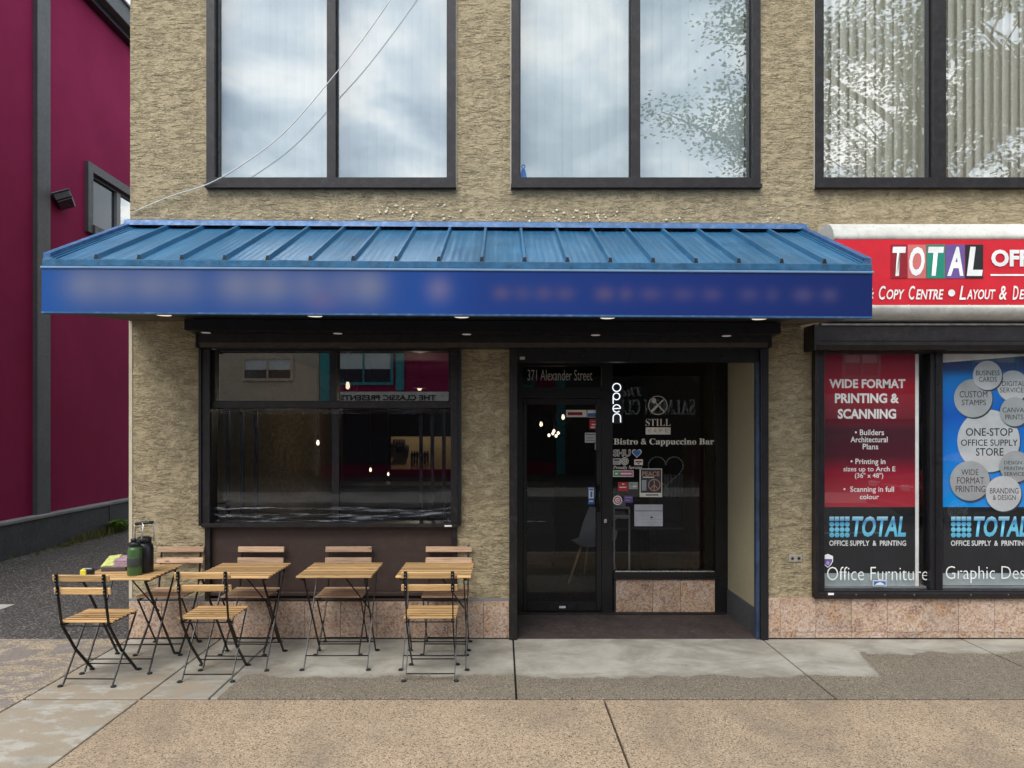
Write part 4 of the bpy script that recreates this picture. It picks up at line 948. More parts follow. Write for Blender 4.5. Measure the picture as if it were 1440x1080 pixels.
sticker('pull_sign', 'small blue vertical sign beside the door handle', 827, 836, 685, 709, M['bluest'], [('r', 828, 835, 686, 701, W_, ''), ('r', 828.7, 834.3, 687, 689.5, M['bluest'], ''), ('r', 830.2, 832.8, 691, 699, M['bluest'], ''), ('r', 828.5, 834.5, 704, 705.5, W_, '')], 'sign')
o = empty('window_decal', (sx(874), Yg, sz(637)), label='cream outlined SHU letters on the cafe window beside a blue heart', cat='decal')
text('lettering', 'SHU', sx(862), sx(886.5), sz(642), sz(632), Yg, M['lettercream'], o, bold=.05); text('lettering', 'SHU', sx(862.8), sx(885.7), sz(641.2), sz(632.8), Yg-.001, M['peacebg'], o, bold=.0)
def heart(cx, cy, r, n=28):
    pts = []
    for i in range(n):
        t_ = 2*math.pi*i/n; pts.append((cx+r*(16*math.sin(t_)**3)/17, cy-r*(13*math.cos(t_)-5*math.cos(2*t_)-2*math.cos(3*t_)-math.cos(4*t_))/17))
    return pts
o = empty('heart_decal', (sx(895.5), Yg, sz(637)), label='small blue heart decal with white rim on the cafe window', cat='decal')
for r_, m_k, y in ((7.4, 'lettercream', 0), (6.2, 'bluest', -.001)):
    mb = MB(); mb.v = [(sx(a)-sx(895.5), y, sz(b)-sz(637)) for a, b in heart(895.5, 637, r_)]; mb.f = [tuple(range(len(mb.v)))]; mb.sm = [False]; mb.build('heart', M[m_k], o)
sticker('window_sticker', 'grey square sticker directly under the SHU letters', 862, 873, 644.5, 653.5, M['grey'], [('r', 863.5, 871, 646, 648, K_, ''), ('r', 863.5, 870, 650, 652, M['grey2'], '')])
o = empty('window_sticker', (sx(878.5), Yg, sz(648.5)), label='round white sticker between two small square ones on the cafe window', cat='sticker')
q = MB(); q.disc(0, 0, 0, .038, 24); q.build('disc', M['lettercream'], o); q = MB(); q.ring(0, 0, -.001, .028, .006, 24); q.build('ring', K_, o); q = MB(); q.ring(0, 0, -.001, .012, .007, 16); q.build('mark', K_, o)
sticker('window_sticker', 'small white card sticker below the blue heart', 892, 904, 646, 654, M['lettercream'], [('r', 893.5, 902.5, 648, 650.3, M['dkred'], ''), ('r', 896, 900, 651.6, 652.8, K_, '')])
o = empty('serving_lettering', (sx(883), Yg, sz(657)), label='white script Proudly Serving lettering above the green and pink sticker', cat='lettering')
text('lettering', serif('Proudly Serving', 0x1D468), sx(862), sx(903), sz(661), sz(654.8), Yg, M['lettercream'], o)
sticker('window_sticker', 'rounded green and pink sticker with white rim on the cafe window', 862, 891, 661.5, 670.5, M['lettercream'], [('r', 863, 872, 662.5, 669.5, M['greenst'], ''), ('r', 872, 890, 662.5, 669.5, M['pinkst'], ''), ('r', 873, 888, 665, 667, W_, ''), ('r', 865, 869, 665, 667, W_, '')])
sticker('window_sticker', 'red sticker with a curved white stroke left of the peace poster', 869, 883, 678, 690.5, M['redst'], [('r', 871, 881, 684.5, 686, W_, ''), ('r', 875, 878, 680, 681.5, W_, '')])
sticker('window_sticker', 'pale green scribbled sticker left of the peace poster', 884, 897, 678, 688, M['grey2'], [('r', 886, 890, 680, 682, M['greenst'], ''), ('r', 890, 895, 683, 685, M['lettercream'], '')])
o = empty('window_sticker', (sx(868.5), Yg, sz(703.5)), label='round pink and white badge sticker low on the cafe window', cat='sticker')
q = MB(); q.disc(0, 0, 0, .046, 24); q.build('disc', M['lettercream'], o); q = MB(); q.ring(0, 0, -.001, .03, .012, 24); q.build('ring', M['pinkst'], o); q = MB(); q.ring(.003, 0, -.001, .012, .006, 14); q.build('mark', M['redst'], o)
sticker('window_sticker', 'dark purple sticker beside the round pink badge', 877, 890, 697, 707, M['purple'], [('r', 879, 888, 699, 700, M['grey2'], ''), ('r', 879, 886, 703, 704, M['grey2'], '')])
pk = sticker('peace_poster', 'dark poster headed PEACE with a ring peace symbol and white footer', 899.5, 931, 659, 699, M['lettercream'], [('r', 901, 930, 660, 693, M['peacebg'], ''), ('t', 903, 929, 663, 669, 0, M['orange'], 'PEACE')][:1], 'poster')
text('lettering', 'PEACE', sx(903), sx(927.5), sz(669.5), sz(663), Yg-.002, M['orange'], pk, bold=.02)
rect('underline', 904, 920, 670.5, 671.7, Yg-.002, W_, pk, t=.0005); rect('fine_print', 902.5, 909, 675, 690, Yg-.002, M['grey2'], pk, t=.0005); rect('footer_print', 908, 926, 695.3, 696.8, Yg-.002, K_, pk, t=.0005)
cxx, czz = sx(920)-pk.location.x, sz(682)-pk.location.z; rr = 8/S(Yg)
q = MB(); q.ring(cxx, czz, -.003, rr, .010, 28)
def pstroke(a, b):
    a = Vector(a); b = Vector(b); d_ = (b-a).normalized(); n_ = Vector((-d_.y, d_.x))*.0045
    q.quad((cxx+a.x-n_.x, -.003, czz+a.y-n_.y), (cxx+b.x-n_.x, -.003, czz+b.y-n_.y), (cxx+b.x+n_.x, -.003, czz+b.y+n_.y), (cxx+a.x+n_.x, -.003, czz+a.y+n_.y))
pstroke((0, rr), (0, -rr)); pstroke((0, 0), (-rr*.7, -rr*.7)); pstroke((0, 0), (rr*.7, -rr*.7)); q.build('peace_symbol', M['orange'], pk)
sticker('menu_sheet', 'pale ruled menu sheet in three folded panels below the peace poster', 892, 932, 709.5, 740, M['paper'], [('r', 893, 931.5, 718, 718.8, K_, ''), ('r', 902, 931.5, 724, 724.6, M['grey2'], ''), ('r', 902, 931.5, 730, 730.6, M['grey2'], ''), ('r', 902, 931.5, 735, 735.6, M['grey2'], ''), ('r', 914.5, 918, 726.5, 728.5, K_, '')], 'menu')
# heart outline of wire and beads, modelled to stand for a reflection
hw = empty('heart_reflection', (sx(941), RY+.14, sz(662)), label='faint reflected heart outline modelled in beads inside the cafe window', cat='reflection')
mb = MB(); hs = [((a-941)/S(RY+.14), 0, -(b-660)/S(RY+.14)) for a, b in heart(941, 660, 26, 44)]
mb.tube(hs+[hs[0]], .003, 4); mb.build('reflection_outline', M['grey2'], hw)
mb = MB()
for p_ in hs: mb.lathe([(.004, -.007), (.009, 0), (.004, .007)], p_, 6)
mb.build('bead', M['grey2'], hw)['kind'] = 'stuff'

# ================================================================ INSIDE THE CAFE
def pendant(px, py, Y, s_=1.0, cage=True, label=''):
    p_ = empty('pendant_lamp', (X(px, Y), Y, Z(py, Y)), label=label, cat='lamp', group='bare bulb lamps inside the cafe')
    MB().lathe([(.008*s_, -.03*s_), (.021*s_, -.012*s_), (.021*s_, .005*s_), (.012*s_, .04*s_)], n=12).build('bulb', M['warm'], p_)
    MB().lathe([(.02*s_, .04*s_), (.022*s_, .09*s_), (.006*s_, .1*s_)], n=10).build('socket', M['bronze'], p_)
    MB().tube([(0, 0, .1*s_), (0, 0, 2.72-p_.location.z)], .004, 5).build('cord', M['black'], p_)
    if cage:
        c_ = MB()
        for k in range(8):
            a_ = 2*math.pi*k/8; c_.tube([(.1*s_*math.sin(R(t_))*math.cos(a_), .1*s_*math.sin(R(t_))*math.sin(a_), .1*s_*math.cos(R(t_))) for t_ in range(0, 181, 20)], .0035, 4)
        c_.build('cage', M['bronze'], p_)
    return p_
pendant(489, 543, .8, 1.0, True, 'caged pendant bulb behind the right transom pane')
pendant(388, 621, 3.6, 1.0, False, 'left lit bulb seen deep behind the lower left cafe pane')
pendant(447, 623, 3.6, 1.0, False, 'lit bulb deep inside just left of the cafe window mullion')
pendant(521, 661, 3.9, .8, False, 'low lit bulb just right of the cafe window mullion')
pendant(546, 667, 4.1, .7, False, 'faint low bulb left of the lit kitchen wall')
pendant(761, 597, 3.0, .9, True, 'left caged bulb seen through the door glass')
pendant(792, 587, 2.6, .9, True, 'upper caged bulb seen through the door glass')
ch_ = empty('bulb_cluster', (X(779, 4.4), 4.4, Z(608, 4.4)), label='cluster of five small lit bulbs seen through the door glass', cat='lamp')
for a, b in ((772, 612), (779, 606), (785, 609), (777.5, 609.5), (782, 613)):
    MB().lathe([(.008, -.024), (.024, 0), (.008, .024)], (X(a, 4.4)-ch_.location.x, 0, Z(b, 4.4)-ch_.location.z), 10).build('bulb', M['warm'], ch_)
MB().tube([(0, 0, .04), (0, 0, 2.72-ch_.location.z)], .008, 6).build('stem', M['black'], ch_)
# kitchen wall patch with rails and utensils, softly lit
kw = empty('kitchen_wall', (X(577, 4.6), 4.6, Z(660, 4.6)), label='beige kitchen wall with shelves and hanging utensils seen through the cafe window', cat='wall')
s46 = S(4.6)
def kp(px, py): return ((px-577)/s46, -(py-660)/s46)
mb = MB(); 
mb.box(kp(550, 0)[0], kp(640, 0)[0], 0, .1, 0, kp(0, 614)[1]); mb.build('panel', M['beige_in'], kw)
for a, b, yy in ((553, 570, 628), (558, 575, 636)):
    MB().box(kp(a, 0)[0], kp(b, 0)[0], -.12, -.001, kp(0, yy)[1]-.01, kp(0, yy)[1]+.01).build('shelf', M['bronze_d'], kw)
    for k in range(4): MB().lathe([(.03, 0), (.03, .09), (.02, .1)], (kp(a+3+k*4, 0)[0], -.06, kp(0, yy)[1]+.01), 8).build('jar', M['counter'], kw)
MB().box(kp(578, 0)[0], kp(603, 0)[0], -.03, -.01, kp(0, 638)[1]-.008, kp(0, 638)[1]+.008).build('rail', M['bronze_d'], kw)
for k in range(7):
    x_ = kp(580+k*3.6, 0)[0]; ln = random.uniform(.12, .24)
    MB().box(x_-.012, x_+.012, -.05, -.031, kp(0, 638)[1]-ln, kp(0, 638)[1]+.04, .004).build('utensil', M['bronze_d'], kw)
kl = empty('added_kitchen_lamp', (X(590, 4.0), 4.0, 2.35), label='small lamp added to light the kitchen wall inside the cafe', cat='lamp')
MB().lathe([(.10, 0), (.06, .06), (.02, .1)], n=14).build('added_lamp_shade', M['bronze_d'], kl); MB().tube([(0, 0, .1), (0, 0, .37)], .005, 5).build('cord', M['black'], kl)
MB().lathe([(.02, -.03), (.035, .0), (.02, .02)], n=10).build('bulb', M['warm'], kl)
pl_ = bpy.data.lights.new('kitchen_fill_light', 'POINT'); pl_.energy = 8; pl_.color = (1, .82, .55); pl_.shadow_soft_size = .05  # point light added to brighten the beige kitchen panel
po = bpy.data.objects.new('panel_fill', pl_); COL.objects.link(po); po.parent = kl; po.location = (0, -.05, -.12)
# counter, tables and a white shell chair
ct = empty('cafe_counter', (-1.2, 3.3, 0), label='dark cafe counter along the room behind the cafe window', cat='counter')
MB().box(-1.0, 1.9, 0, .6, 0, 1.0, .01).build('front', M['counter'], ct); MB().box(-1.05, 1.95, -.04, .64, 1.0, 1.04, .008).build('top', M['bronze'], ct)
def rel_chair():
    c_ = empty('shell_chair', (X(836, 2.2), 2.2, 0), R(-30), label='white plastic shell chair with wooden legs seen through the door glass', cat='chair')
    mb = MB(); n = 12; prof = [(-.22, .44), (-.1, .425), (.08, .43), (.18, .50), (.23, .65), (.25, .84)]
    for i, (y, z) in enumerate(prof):
        wd = (.20, .22, .23, .23, .22, .15)[i]
        for j in range(n+1):
            u = -1+2*j/n; mb.v.append((u*wd, y-.05*u*u*(1 if i > 2 else 0), z+.07*u*u*(1 if i < 4 else .2)))
    for i in range(len(prof)-1):
        for j in range(n): q_ = i*(n+1)+j; mb.f.append((q_, q_+1, q_+n+2, q_+n+1)); mb.sm.append(True)
    mb.build('seat_shell', M['shell'], c_)
    for sx_ in (-1, 1):
        for sy_ in (-1, 1): MB().tube([(sx_*.12, sy_*.1, .43), (sx_*.23, sy_*.22, 0)], [.016, .011], 8).build('leg', M['wood'], c_)
    return c_
rel_chair()
tb = empty('inner_table', (X(905, 1.7), 1.7, 0), label='dark small table standing just inside the cafe window', cat='table')
MB().box(-.35, .35, -.3, .3, .72, .75, .006).build('top', M['counter'], tb); MB().lathe([(.2, 0), (.2, .02), (.03, .04), (.03, .72)], n=16).build('pedestal', M['black'], tb)
st_ = empty('white_side_shelf', (X(872, 1.25), 1.25, 0), label='pale narrow stand with papers at the left edge of the cafe window', cat='stand')
MB().box(-.07, .10, -.02, .3, .86, .90, .004).build('shelf', M['shell'], st_); MB().box(-.07, .10, -.0, .3, .96, .98, .004).build('shelf', M['paper'], st_)
for xx in (-.06, .095): MB().box(xx-.008, xx+.008, 0, .02, 0, .96).build('leg', M['shell'], st_)
pr = MB().box(-.05, .06, .02, .2, .981, 1.03, .004).build('paper_stack', M['paper']); pr.location = st_.location; tag(pr, 'stack of pale papers on the narrow stand inside the window', 'papers')
bk = empty('book_row', (X(955, 2.6), 2.6, .0), label='upright white menus in a row behind the cafe window', cat='books')
for k in range(6): MB().box(k*.045-.15, k*.045-.125, 0, .16, .95, 1.22+random.uniform(-.02, .02), .002).build('menu', M['grey2'], bk)
MB().box(-.3, .3, -.1, .3, 0, .949, .005).build('cabinet', M['counter'], bk)
wp = empty('wooden_cabinet', (X(985, 2.0), 2.0, 0), label='reddish wooden cabinet inside near the right end of the cafe window', cat='cabinet')
MB().box(-.10, .25, 0, .4, 0, 1.6, .006).build('carcass', plain('reddish_wood', (.09, .035, .02), .5), wp); MB().box(-.07, .22, -.012, -.001, .1, 1.5, .004).build('door', plain('reddish_wood_b', (.10, .04, .022), .5), wp)

# ================================================================ TABLES AND CHAIRS
FB, FT = .017, .006
def foot(mb_, x, y, sx_, sy_):
    mb_.lathe([(.018, 0), (.019, .007), (.012, .012)], (x+sx_*.012, y+sy_*.012, 0), 12)
def slat_mesh(name, hx, d_, gap, z0, z1, wood, shade_edges=True):
    me = MB().box(-hx, hx, -d_/2+gap, d_/2-gap, z0, z1, .002).mesh(name); me.materials.append(M[wood])
    if shade_edges:      # long edges coloured dark to paint in the shade between slats
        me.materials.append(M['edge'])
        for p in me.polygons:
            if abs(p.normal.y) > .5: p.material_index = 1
    return me
def make_chair(wood):
    c_ = empty('folding_chair', (0, 0, 0))
    yb0, yb1, yseat0, yseat1 = -.248, -.18, -.185, .165
    hw_ = .163
    for s_ in (-1, 1):      # back uprights run down to the far feet
        mb = MB(); x = s_*hw_
        pts = [(x, yb0, .790), (x, -.222, .62), (x, -.185, .43), (x, -.03, .215), (x+s_*0, .17, .014)]
        for i in range(len(pts)-1): mb.bar(pts[i], pts[i+1], .008, .020)
        mb.build('back_leg', M['steel'], c_)
        mb = MB(); foot(mb, x, .175, s_, 1); mb.build('rubber_foot', M['rubber'], c_)
        mb = MB(); xi = s_*(hw_-.014) if 0 else s_*(hw_+.010)
        mb.bar((xi, .15, .435), (xi, -.155, .012), .007, .014); mb.build('front_leg', M['steel'], c_)
        mb = MB(); foot(mb, xi, -.155, s_, -1); mb.build('rubber_foot', M['rubber'], c_)
        MB().bar((s_*(hw_-.012), -.19, .432), (s_*(hw_-.012), .165, .437), .006, .016).build('seat_rail', M['steel'], c_)
    for nm, y, z, wx in (('crossbar', -.138, .045, hw_+.008), ('crossbar', .115, .068, hw_), ('seat_bar', -.188, .425, hw_+.012), ('seat_bar', .145, .425, hw_+.006)):
        MB().tube([(-wx, y, z), (wx, y, z)], .0045, 6).build(nm, M['steel'], c_)
    ns_ = 7; d_ = (yseat1-yseat0)/ns_
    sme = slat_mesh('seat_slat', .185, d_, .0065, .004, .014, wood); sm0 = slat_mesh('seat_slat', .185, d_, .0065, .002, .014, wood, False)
    for k in range(ns_):
        o = link('seat_slat', sme if 0 < k < ns_-1 else sm0, None, c_); o.location = (0, yseat0+(k+.5)*d_, .442)
    bme = MB().box(-.195, .195, -.0075, .0075, -.024, .024, .004).mesh('back_slat'); bme.materials.append(M[wood])
    for z, y in ((.762, -.232), (.672, -.217)):
        o = link('back_slat', bme, None, c_); o.location = (0, y, z); o.rotation_euler = (R(9), 0, 0)
    scr = MB()
    for s_ in (-1, 1):
        for z, y in ((.774, -.2595), (.750, -.2555), (.684, -.244), (.660, -.240)): scr.box(s_*hw_-.0035, s_*hw_+.0035, y-.003, y+.001, z-.0035, z+.0035)
    scr.build('screw', M['screw'], c_)
    plt = MB()
    for s_ in (-1, 1):
        for z, y in ((.762, -.244), (.672, -.230)): plt.box(s_*hw_-.011, s_*hw_+.011, y-.006, y, z-.03, z+.03, 0, Matrix.Translation((0, 0, 0)))
    plt.build('slat_bracket', M['steel'], c_)
    return c_
def make_table():
    t_ = empty('folding_table', (0, 0, 0))
    n_ = 9; d_ = .54/n_
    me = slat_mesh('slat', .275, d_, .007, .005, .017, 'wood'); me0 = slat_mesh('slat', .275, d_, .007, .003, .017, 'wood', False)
    for k in range(n_):
        o = link('slat', me if k else me0, None, t_); o.location = (random.uniform(-.002, .002), -.27+(k+.5)*d_, .686)
    for s_ in (-1, 1):
        x = s_*.222; MB().bar((x+s_*.014, -.262, .678), (x+s_*.014, .262, .678), .018, .012).build('top_rail', M['steel'], t_)
        mb = MB(); mb.bar((x, -.235, .676), (x, .235, .012), .008, .019); mb.build('leg', M['steel'], t_)
        mb = MB(); foot(mb, x, .238, s_, 1); mb.build('rubber_foot', M['rubber'], t_)
        x2 = x+s_*.011
        mb = MB(); mb.bar((x2, .235, .676), (x2, -.20, .012), .008, .016); mb.build('leg', M['steel'], t_)
        mb = MB(); foot(mb, x2, -.202, s_, -1); mb.build('rubber_foot', M['rubber'], t_)
    for y, z, wx in ((-.163, .092, .232), (.175, .094, .222), (.225, .668, .22)): MB().tube([(-wx, y, z), (wx, y, z)], .0045, 6).build('crossbar', M['steel'], t_)
    MB().tube([(.03, -.08, .674), (.21, .005, .40)], .0055, 6).build('brace', M['steel'], t_)
    return t_
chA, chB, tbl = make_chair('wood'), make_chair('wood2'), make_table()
used = set()
def place(proto, x, y, rz, label, cat, group, z=0):
    o = proto if proto.name not in used else copy_tree(proto)
    if proto.name not in used: used.add(proto.name)
    o.location = (x, y, z); o.rotation_euler = (0, 0, R(rz)); tag(o, label, cat, group); return o
G1, G2 = 'wooden slat folding chairs at the cafe tables', 'square slatted folding cafe tables'
place(chA, -2.855, -.965, -1.0, 'folding chair with its back to the street at the table holding the bottles', 'chair', G1, .001)
place(chA, -2.075, -.875, .8, 'folding chair with its back to the street left of the brown panel, second near chair', 'chair', G1, .001)
place(chA, -.503, -.865, .4, 'folding chair with its back to the street at the rightmost table', 'chair', G1, .002)
place(chB, -2.70, -.268, 181, 'folding chair against the stucco corner pier behind the table with the bottles', 'chair', G1, .001)
place(chB, -2.03, -.268, 179, 'folding chair against the left end of the brown panel', 'chair', G1, .001)
place(chB, -1.285, -.268, 180.6, 'folding chair against the middle of the brown panel, the only chair at its table', 'chair', G1, .002)
place(chB, -.445, -.268, 179.4, 'folding chair against the wall behind the rightmost table', 'chair', G1, .002)
place(tbl, -2.80, -.66, .6, 'folding table carrying the green bottle and black jug at the building corner', 'table', G2, .001)
place(tbl, -1.965, -.595, -.7, 'bare folding table second from the building corner, with a chair on both sides', 'table', G2, .001)
place(tbl, -1.225, -.585, .4, 'bare folding table with only a wall side chair, before the brown panel', 'table', G2, .002)
place(tbl, -.495, -.585, -.3, 'bare folding table nearest the cafe entrance', 'table', G2, .002)

# things on the first table
TZ = .703
by = -.80
bo = empty('green_bottle', (X(189.5, by), by, TZ), label='green drinking bottle with black lid and dark band on the corner table', cat='bottle')
MB().lathe([(.047, 0), (.050, .006), (.050, .215), (.046, .232), (.034, .243)], n=28).build('body', M['green'], bo)
MB().lathe([(.0506, .075), (.0512, .078), (.0512, .148), (.0506, .151)], n=28).build('band', M['green2'], bo)
MB().lathe([(.036, .243), (.040, .246), (.040, .272), (.034, .279), (.028, .283)], n=24).build('lid', M['jug'], bo)
MB().lathe([(.018, .283), (.020, .288), (.020, .305), (.015, .310)], (-.008, 0, 0), 16).build('spout', M['jug'], bo)
MB().lathe([(.0365, .2425), (.0375, .2435), (.0375, .2455), (.0365, .247)], n=24).build('neck_ring', M['chrome'], bo)
jy = -.69
ju = empty('black_jug', (X(203, jy), jy, TZ), label='large black insulated jug with raised steel carry handle behind the green bottle', cat='jug')
MB().lathe([(.060, 0), (.064, .008), (.064, .205), (.058, .232), (.044, .25)], n=28).build('body', M['jug'], ju)
MB().lathe([(.046, .25), (.050, .255), (.050, .285), (.040, .296), (.02, .3)], n=24).build('lid', M['jug'], ju)
MB().tube([(-.0, -.052, .268), (-.0, -.055, .30), (.01, -.052, .40), (.0, -.044, .418)], .005, 8).build('handle_bracket', M['chrome'], ju)
MB().tube([(-.066, .0, .262), (-.068, 0, .30), (-.068, 0, .385), (-.058, 0, .40)], .006, 8).build('handle_bracket', M['chrome'], ju)
MB().tube([(.066, 0, .262), (.068, 0, .30), (.068, 0, .395), (.058, 0, .412)], .006, 8).build('handle_bracket', M['chrome'], ju)
MB().tube([(-.064, 0, .400), (-.03, 0, .408), (.03, 0, .414), (.064, 0, .412)], .013, 10).build('grip', M['jug'], ju)
ju.rotation_euler = (0, 0, R(8))
bo.scale = (1, 1, .87); ju.scale = (1, 1, .90)
bk1 = empty('paper_bundle', (X(164, -.60), -.60, TZ), R(4), label='dark wallet stuffed with lime and mauve papers lying on the corner table', cat='papers')
MB().box(-.085, .10, -.07, .07, 0, .035, .006).build('wallet', M['bookdark'], bk1)
Mr = Matrix.Translation((-.045, .02, .06)) @ Matrix.Rotation(R(22), 4, 'X') @ Matrix.Rotation(R(-8), 4, 'Y')
MB().box(-.05, .05, -.075, .075, -.012, .012, .003, Mr).build('lime_sheet', M['limepaper'], bk1)
for k in range(4):
    Mr = Matrix.Translation((.045, .0+.012*k, .045+.012*k)) @ Matrix.Rotation(R(10), 4, 'X')
    MB().box(-.06, .07, -.06, .06, -.004, .004, .0015, Mr).build('mauve_sheet', M['pinkpaper'], bk1)
MB().box(-.02, .11, .05, .12, .035, .085, .006).build('dark_pouch', M['greytrim'], bk1)
tm = empty('tape_measure', (X(123, -.83), -.83, TZ), R(12), label='yellow and black tape measure on the left edge of the corner table', cat='tape measure')
MB().box(-.045, -.004, -.02, .02, 0, .050, .006).build('yellow_case', M['yellow'], tm); MB().box(-.0035, .045, -.0205, .0205, 0, .054, .008).build('black_grip', M['jug'], tm)
MB().box(-.03, .03, -.015, .015, .0545, .058, .001).build('belt_clip', M['chrome'], tm)

# ================================================================ CABLE ON THE FACADE
cbn = MB(); cp = []
raw = [(186, 299, .015), (240, 276, .03), (292, 259, .075), (340, 232, .085), (400, 186, .095), (465, 112, .115), (505, 62, .135), (550, -2, .155), (600, -80, .18), (650, -170, .2)]
rp = [Vector((X(px, -d_), -d_, Z(py, -d_))) for px, py, d_ in raw]
for i in range(len(rp)-1):
    p0, p1, p2, p3 = rp[max(i-1, 0)], rp[i], rp[i+1], rp[min(i+2, len(rp)-1)]
    for q in range(5):
        t_ = q/5; cp.append(.5*((2*p1)+(p2-p0)*t_+(2*p0-5*p1+4*p2-p3)*t_**2+(3*p1-p0-3*p2+p3)*t_**3))
cbn.tube(cp, .0045, 6)
o = cbn.build('overhead_cable', M['cable']); tag(o, 'thin white cable slanting up across the left upper window', 'cable')

# ================================================================ WEEDS AT THE PLINTH
def weed(x, y, h_, n_, name, label, grp=None):
    mb = MB()
    for i in range(n_):
        a_ = random.uniform(0, 6.28); l_ = h_*random.uniform(.5, 1.1); b_ = random.uniform(.3, 1.0)*h_; wd = .018+.015*random.random()
        dx_, dy_ = math.cos(a_), math.sin(a_); p0 = Vector((x, y, .0)); p1 = p0+Vector((dx_*b_*.5, dy_*b_*.5, l_*.8)); p2 = p0+Vector((dx_*b_, dy_*b_, l_*.75)); n2 = Vector((-dy_, dx_, 0))*wd
        mb.quad(p0-n2*.2, p0+n2*.2, p1+n2, p1-n2); mb.quad(p1-n2, p1+n2, p2+n2*.3, p2-n2*.3)
    o = mb.build(name, M['weed']); tag(o, label, 'plant'); 
    return o
weed(-6.58, 6.15, .26, 70, 'weed', 'bright green leafy weed at the foot of the dark plinth across the alley')
gm = MB()
for i in range(420):
    y = random.gauss(5.9, .9); x = -6.70+abs(random.gauss(0, .09)); h_ = random.uniform(.02, .12)*(1.2 if y > 5 else .5); a_ = random.uniform(0, 6.28); c_, s_ = math.cos(a_)*.012, math.sin(a_)*.012
    gm.quad((x-c_, y-s_, 0), (x+c_, y+s_, 0), (x+c_*.4+.03*math.cos(a_*3), y+s_*.4, h_), (x-c_*.4+.03*math.cos(a_*3), y-s_*.4, h_))
o = gm.build('weeds', m_leaf('dry_weed', (.07, .09, .03), (.16, .15, .06))); tag(o, 'low straggling weeds along the plinth of the crimson building', 'weeds', kind='stuff')
lt = MB()
for i in range(90):
    y = random.uniform(3.0, 8.5); x = -6.70+abs(random.gauss(0, .22)); r_ = random.uniform(.008, .03); a_ = random.uniform(0, 6.28)
    lt.quad((x-r_, y, .002), (x, y-r_*.7, .006), (x+r_, y, .003), (x, y+r_*.6, .008))
o = lt.build('litter', plain('dead_leaf', (.22, .12, .07), .9, 0, .6, 30)); tag(o, 'dead leaves scattered along the alley edge', 'litter', kind='stuff')

# ================================================================ ACROSS THE STREET (seen in the glass)
def opp(name, label, x0, x1, h_, m):
    o = empty(name, ((x0+x1)/2, -20.2, 0), label=label, cat='building')
    return o, (x0+x1)/2
def ob_(par, cx_, n, m, x0, x1, y0, y1, z0, z1): return MB().box(x0-cx_, x1-cx_, y0+20.2, y1+20.2, z0, z1).build(n, m, par)
def owin(par, cx_, a, b, z0, z1, frm):
    wnd = empty('window', (0, 0, 0)); wnd.parent = par
    f_ = MB()
    for q in ((a-.1, a, z0-.1, z1+.1), (b, b+.1, z0-.1, z1+.1), (a, b, z1, z1+.1), (a, b, z0-.1, z0), ((a+b)/2-.03, (a+b)/2+.03, z0, z1)): f_.box(q[0]-cx_, q[1]-cx_, -.001, .07, q[2], q[3])
    f_.build('frame', frm, wnd); MB().box(a-cx_, b-cx_, .001, .02, z0, z1).build('pane', M['dkglass'], wnd)
    MB().box(a-cx_, b-cx_, .021, .03, z0+(z1-z0)*.45, z1).build('blind', M['blind2'], wnd)
o1, c1 = opp('beige_building', 'beige two storey building across the street mirrored in the cafe window', -26, -6.6, 7, None)
ob_(o1, c1, 'wall', M['beige'], -26, -6.75, -28, -20.2, 0, 7); owin(o1, c1, -9.5, -7.8, 3.65, 4.35, M['beige']); owin(o1, c1, -14.5, -12.6, 3.65, 4.35, M['beige']); ob_(o1, c1, 'added_dark_band', M['dkglass'], -17, -6.95, -20.2, -20.14, 0, 2.5)  # low dark band added so the cafe window mirrors something dark
o2, c2 = opp('red_and_teal_building', 'red building with teal trim across the street mirrored in the cafe glass', -6.7, 2.5, 7.5, None)
ob_(o2, c2, 'wall', M['crimson'], -6.7, 2.5, -28, -20.2, 0, 7.5); ob_(o2, c2, 'teal_pilaster', M['teal'], -6.7, -6.35, -20.2, -20.1, 2.6, 7.4); ob_(o2, c2, 'teal_pilaster', M['teal'], -3.9, -3.6, -20.2, -20.1, 3.2, 7.4); ob_(o2, c2, 'teal_pilaster', M['teal'], 2.15, 2.5, -20.2, -20.1, 0, 7.4)
owin(o2, c2, -6.1, -4.1, 3.5, 4.6, M['teal']); owin(o2, c2, -1.2, 1.2, 3.5, 4.6, M['teal'])
ob_(o2, c2, 'sign_band', M['whitec'], -6.2, 1.6, -20.2, -19.9, 2.72, 3.14)
text('lettering', 'THE CLASSIC PRESENTS', -5.9, -2.4, 2.82, 3.02, -19.885, M['blackp'], o2, bold=.03, back=True)
ob_(o2, c2, 'shopfront', M['dkglass'], -6.6, 2.1, -20.2, -20.15, .5, 2.6)
o3, c3 = opp('dark_club_building', 'dark club building across the street with pale sign lettering', 2.5, 10.5, 7, None)
ob_(o3, c3, 'wall', M['darkwall'], 2.5, 10.5, -28, -20.2, 0, 6.6); owin(o3, c3, 4, 5.5, 3.6, 4.6, M['bronze']); owin(o3, c3, 7.5, 9, 3.6, 4.6, M['bronze'])
text('lettering', serif('SALMON CLUB'), 4.2, 7.6, 2.33, 2.93, -20.17, M['white'], o3, bold=.01, back=True); text('lettering', serif('The', 0x1D468), 4.7, 5.5, 3.05, 3.42, -20.17, M['white'], o3, back=True)
o4, c4 = opp('crimson_corner_building', 'crimson building with a teal window and grey sign board across the street', 10.5, 24, 8, None)
ob_(o4, c4, 'wall', M['crimson'], 10.5, 15.4, -28, -20.2, 0, 7.8); ob_(o4, c4, 'pale_wing', M['darkwall'], 15.4, 24, -28, -20.2, 0, 7); owin(o4, c4, 12.7, 13.9, 3.75, 4.8, M['teal']); owin(o4, c4, 17.5, 19, 3.75, 4.8, M['teal'])
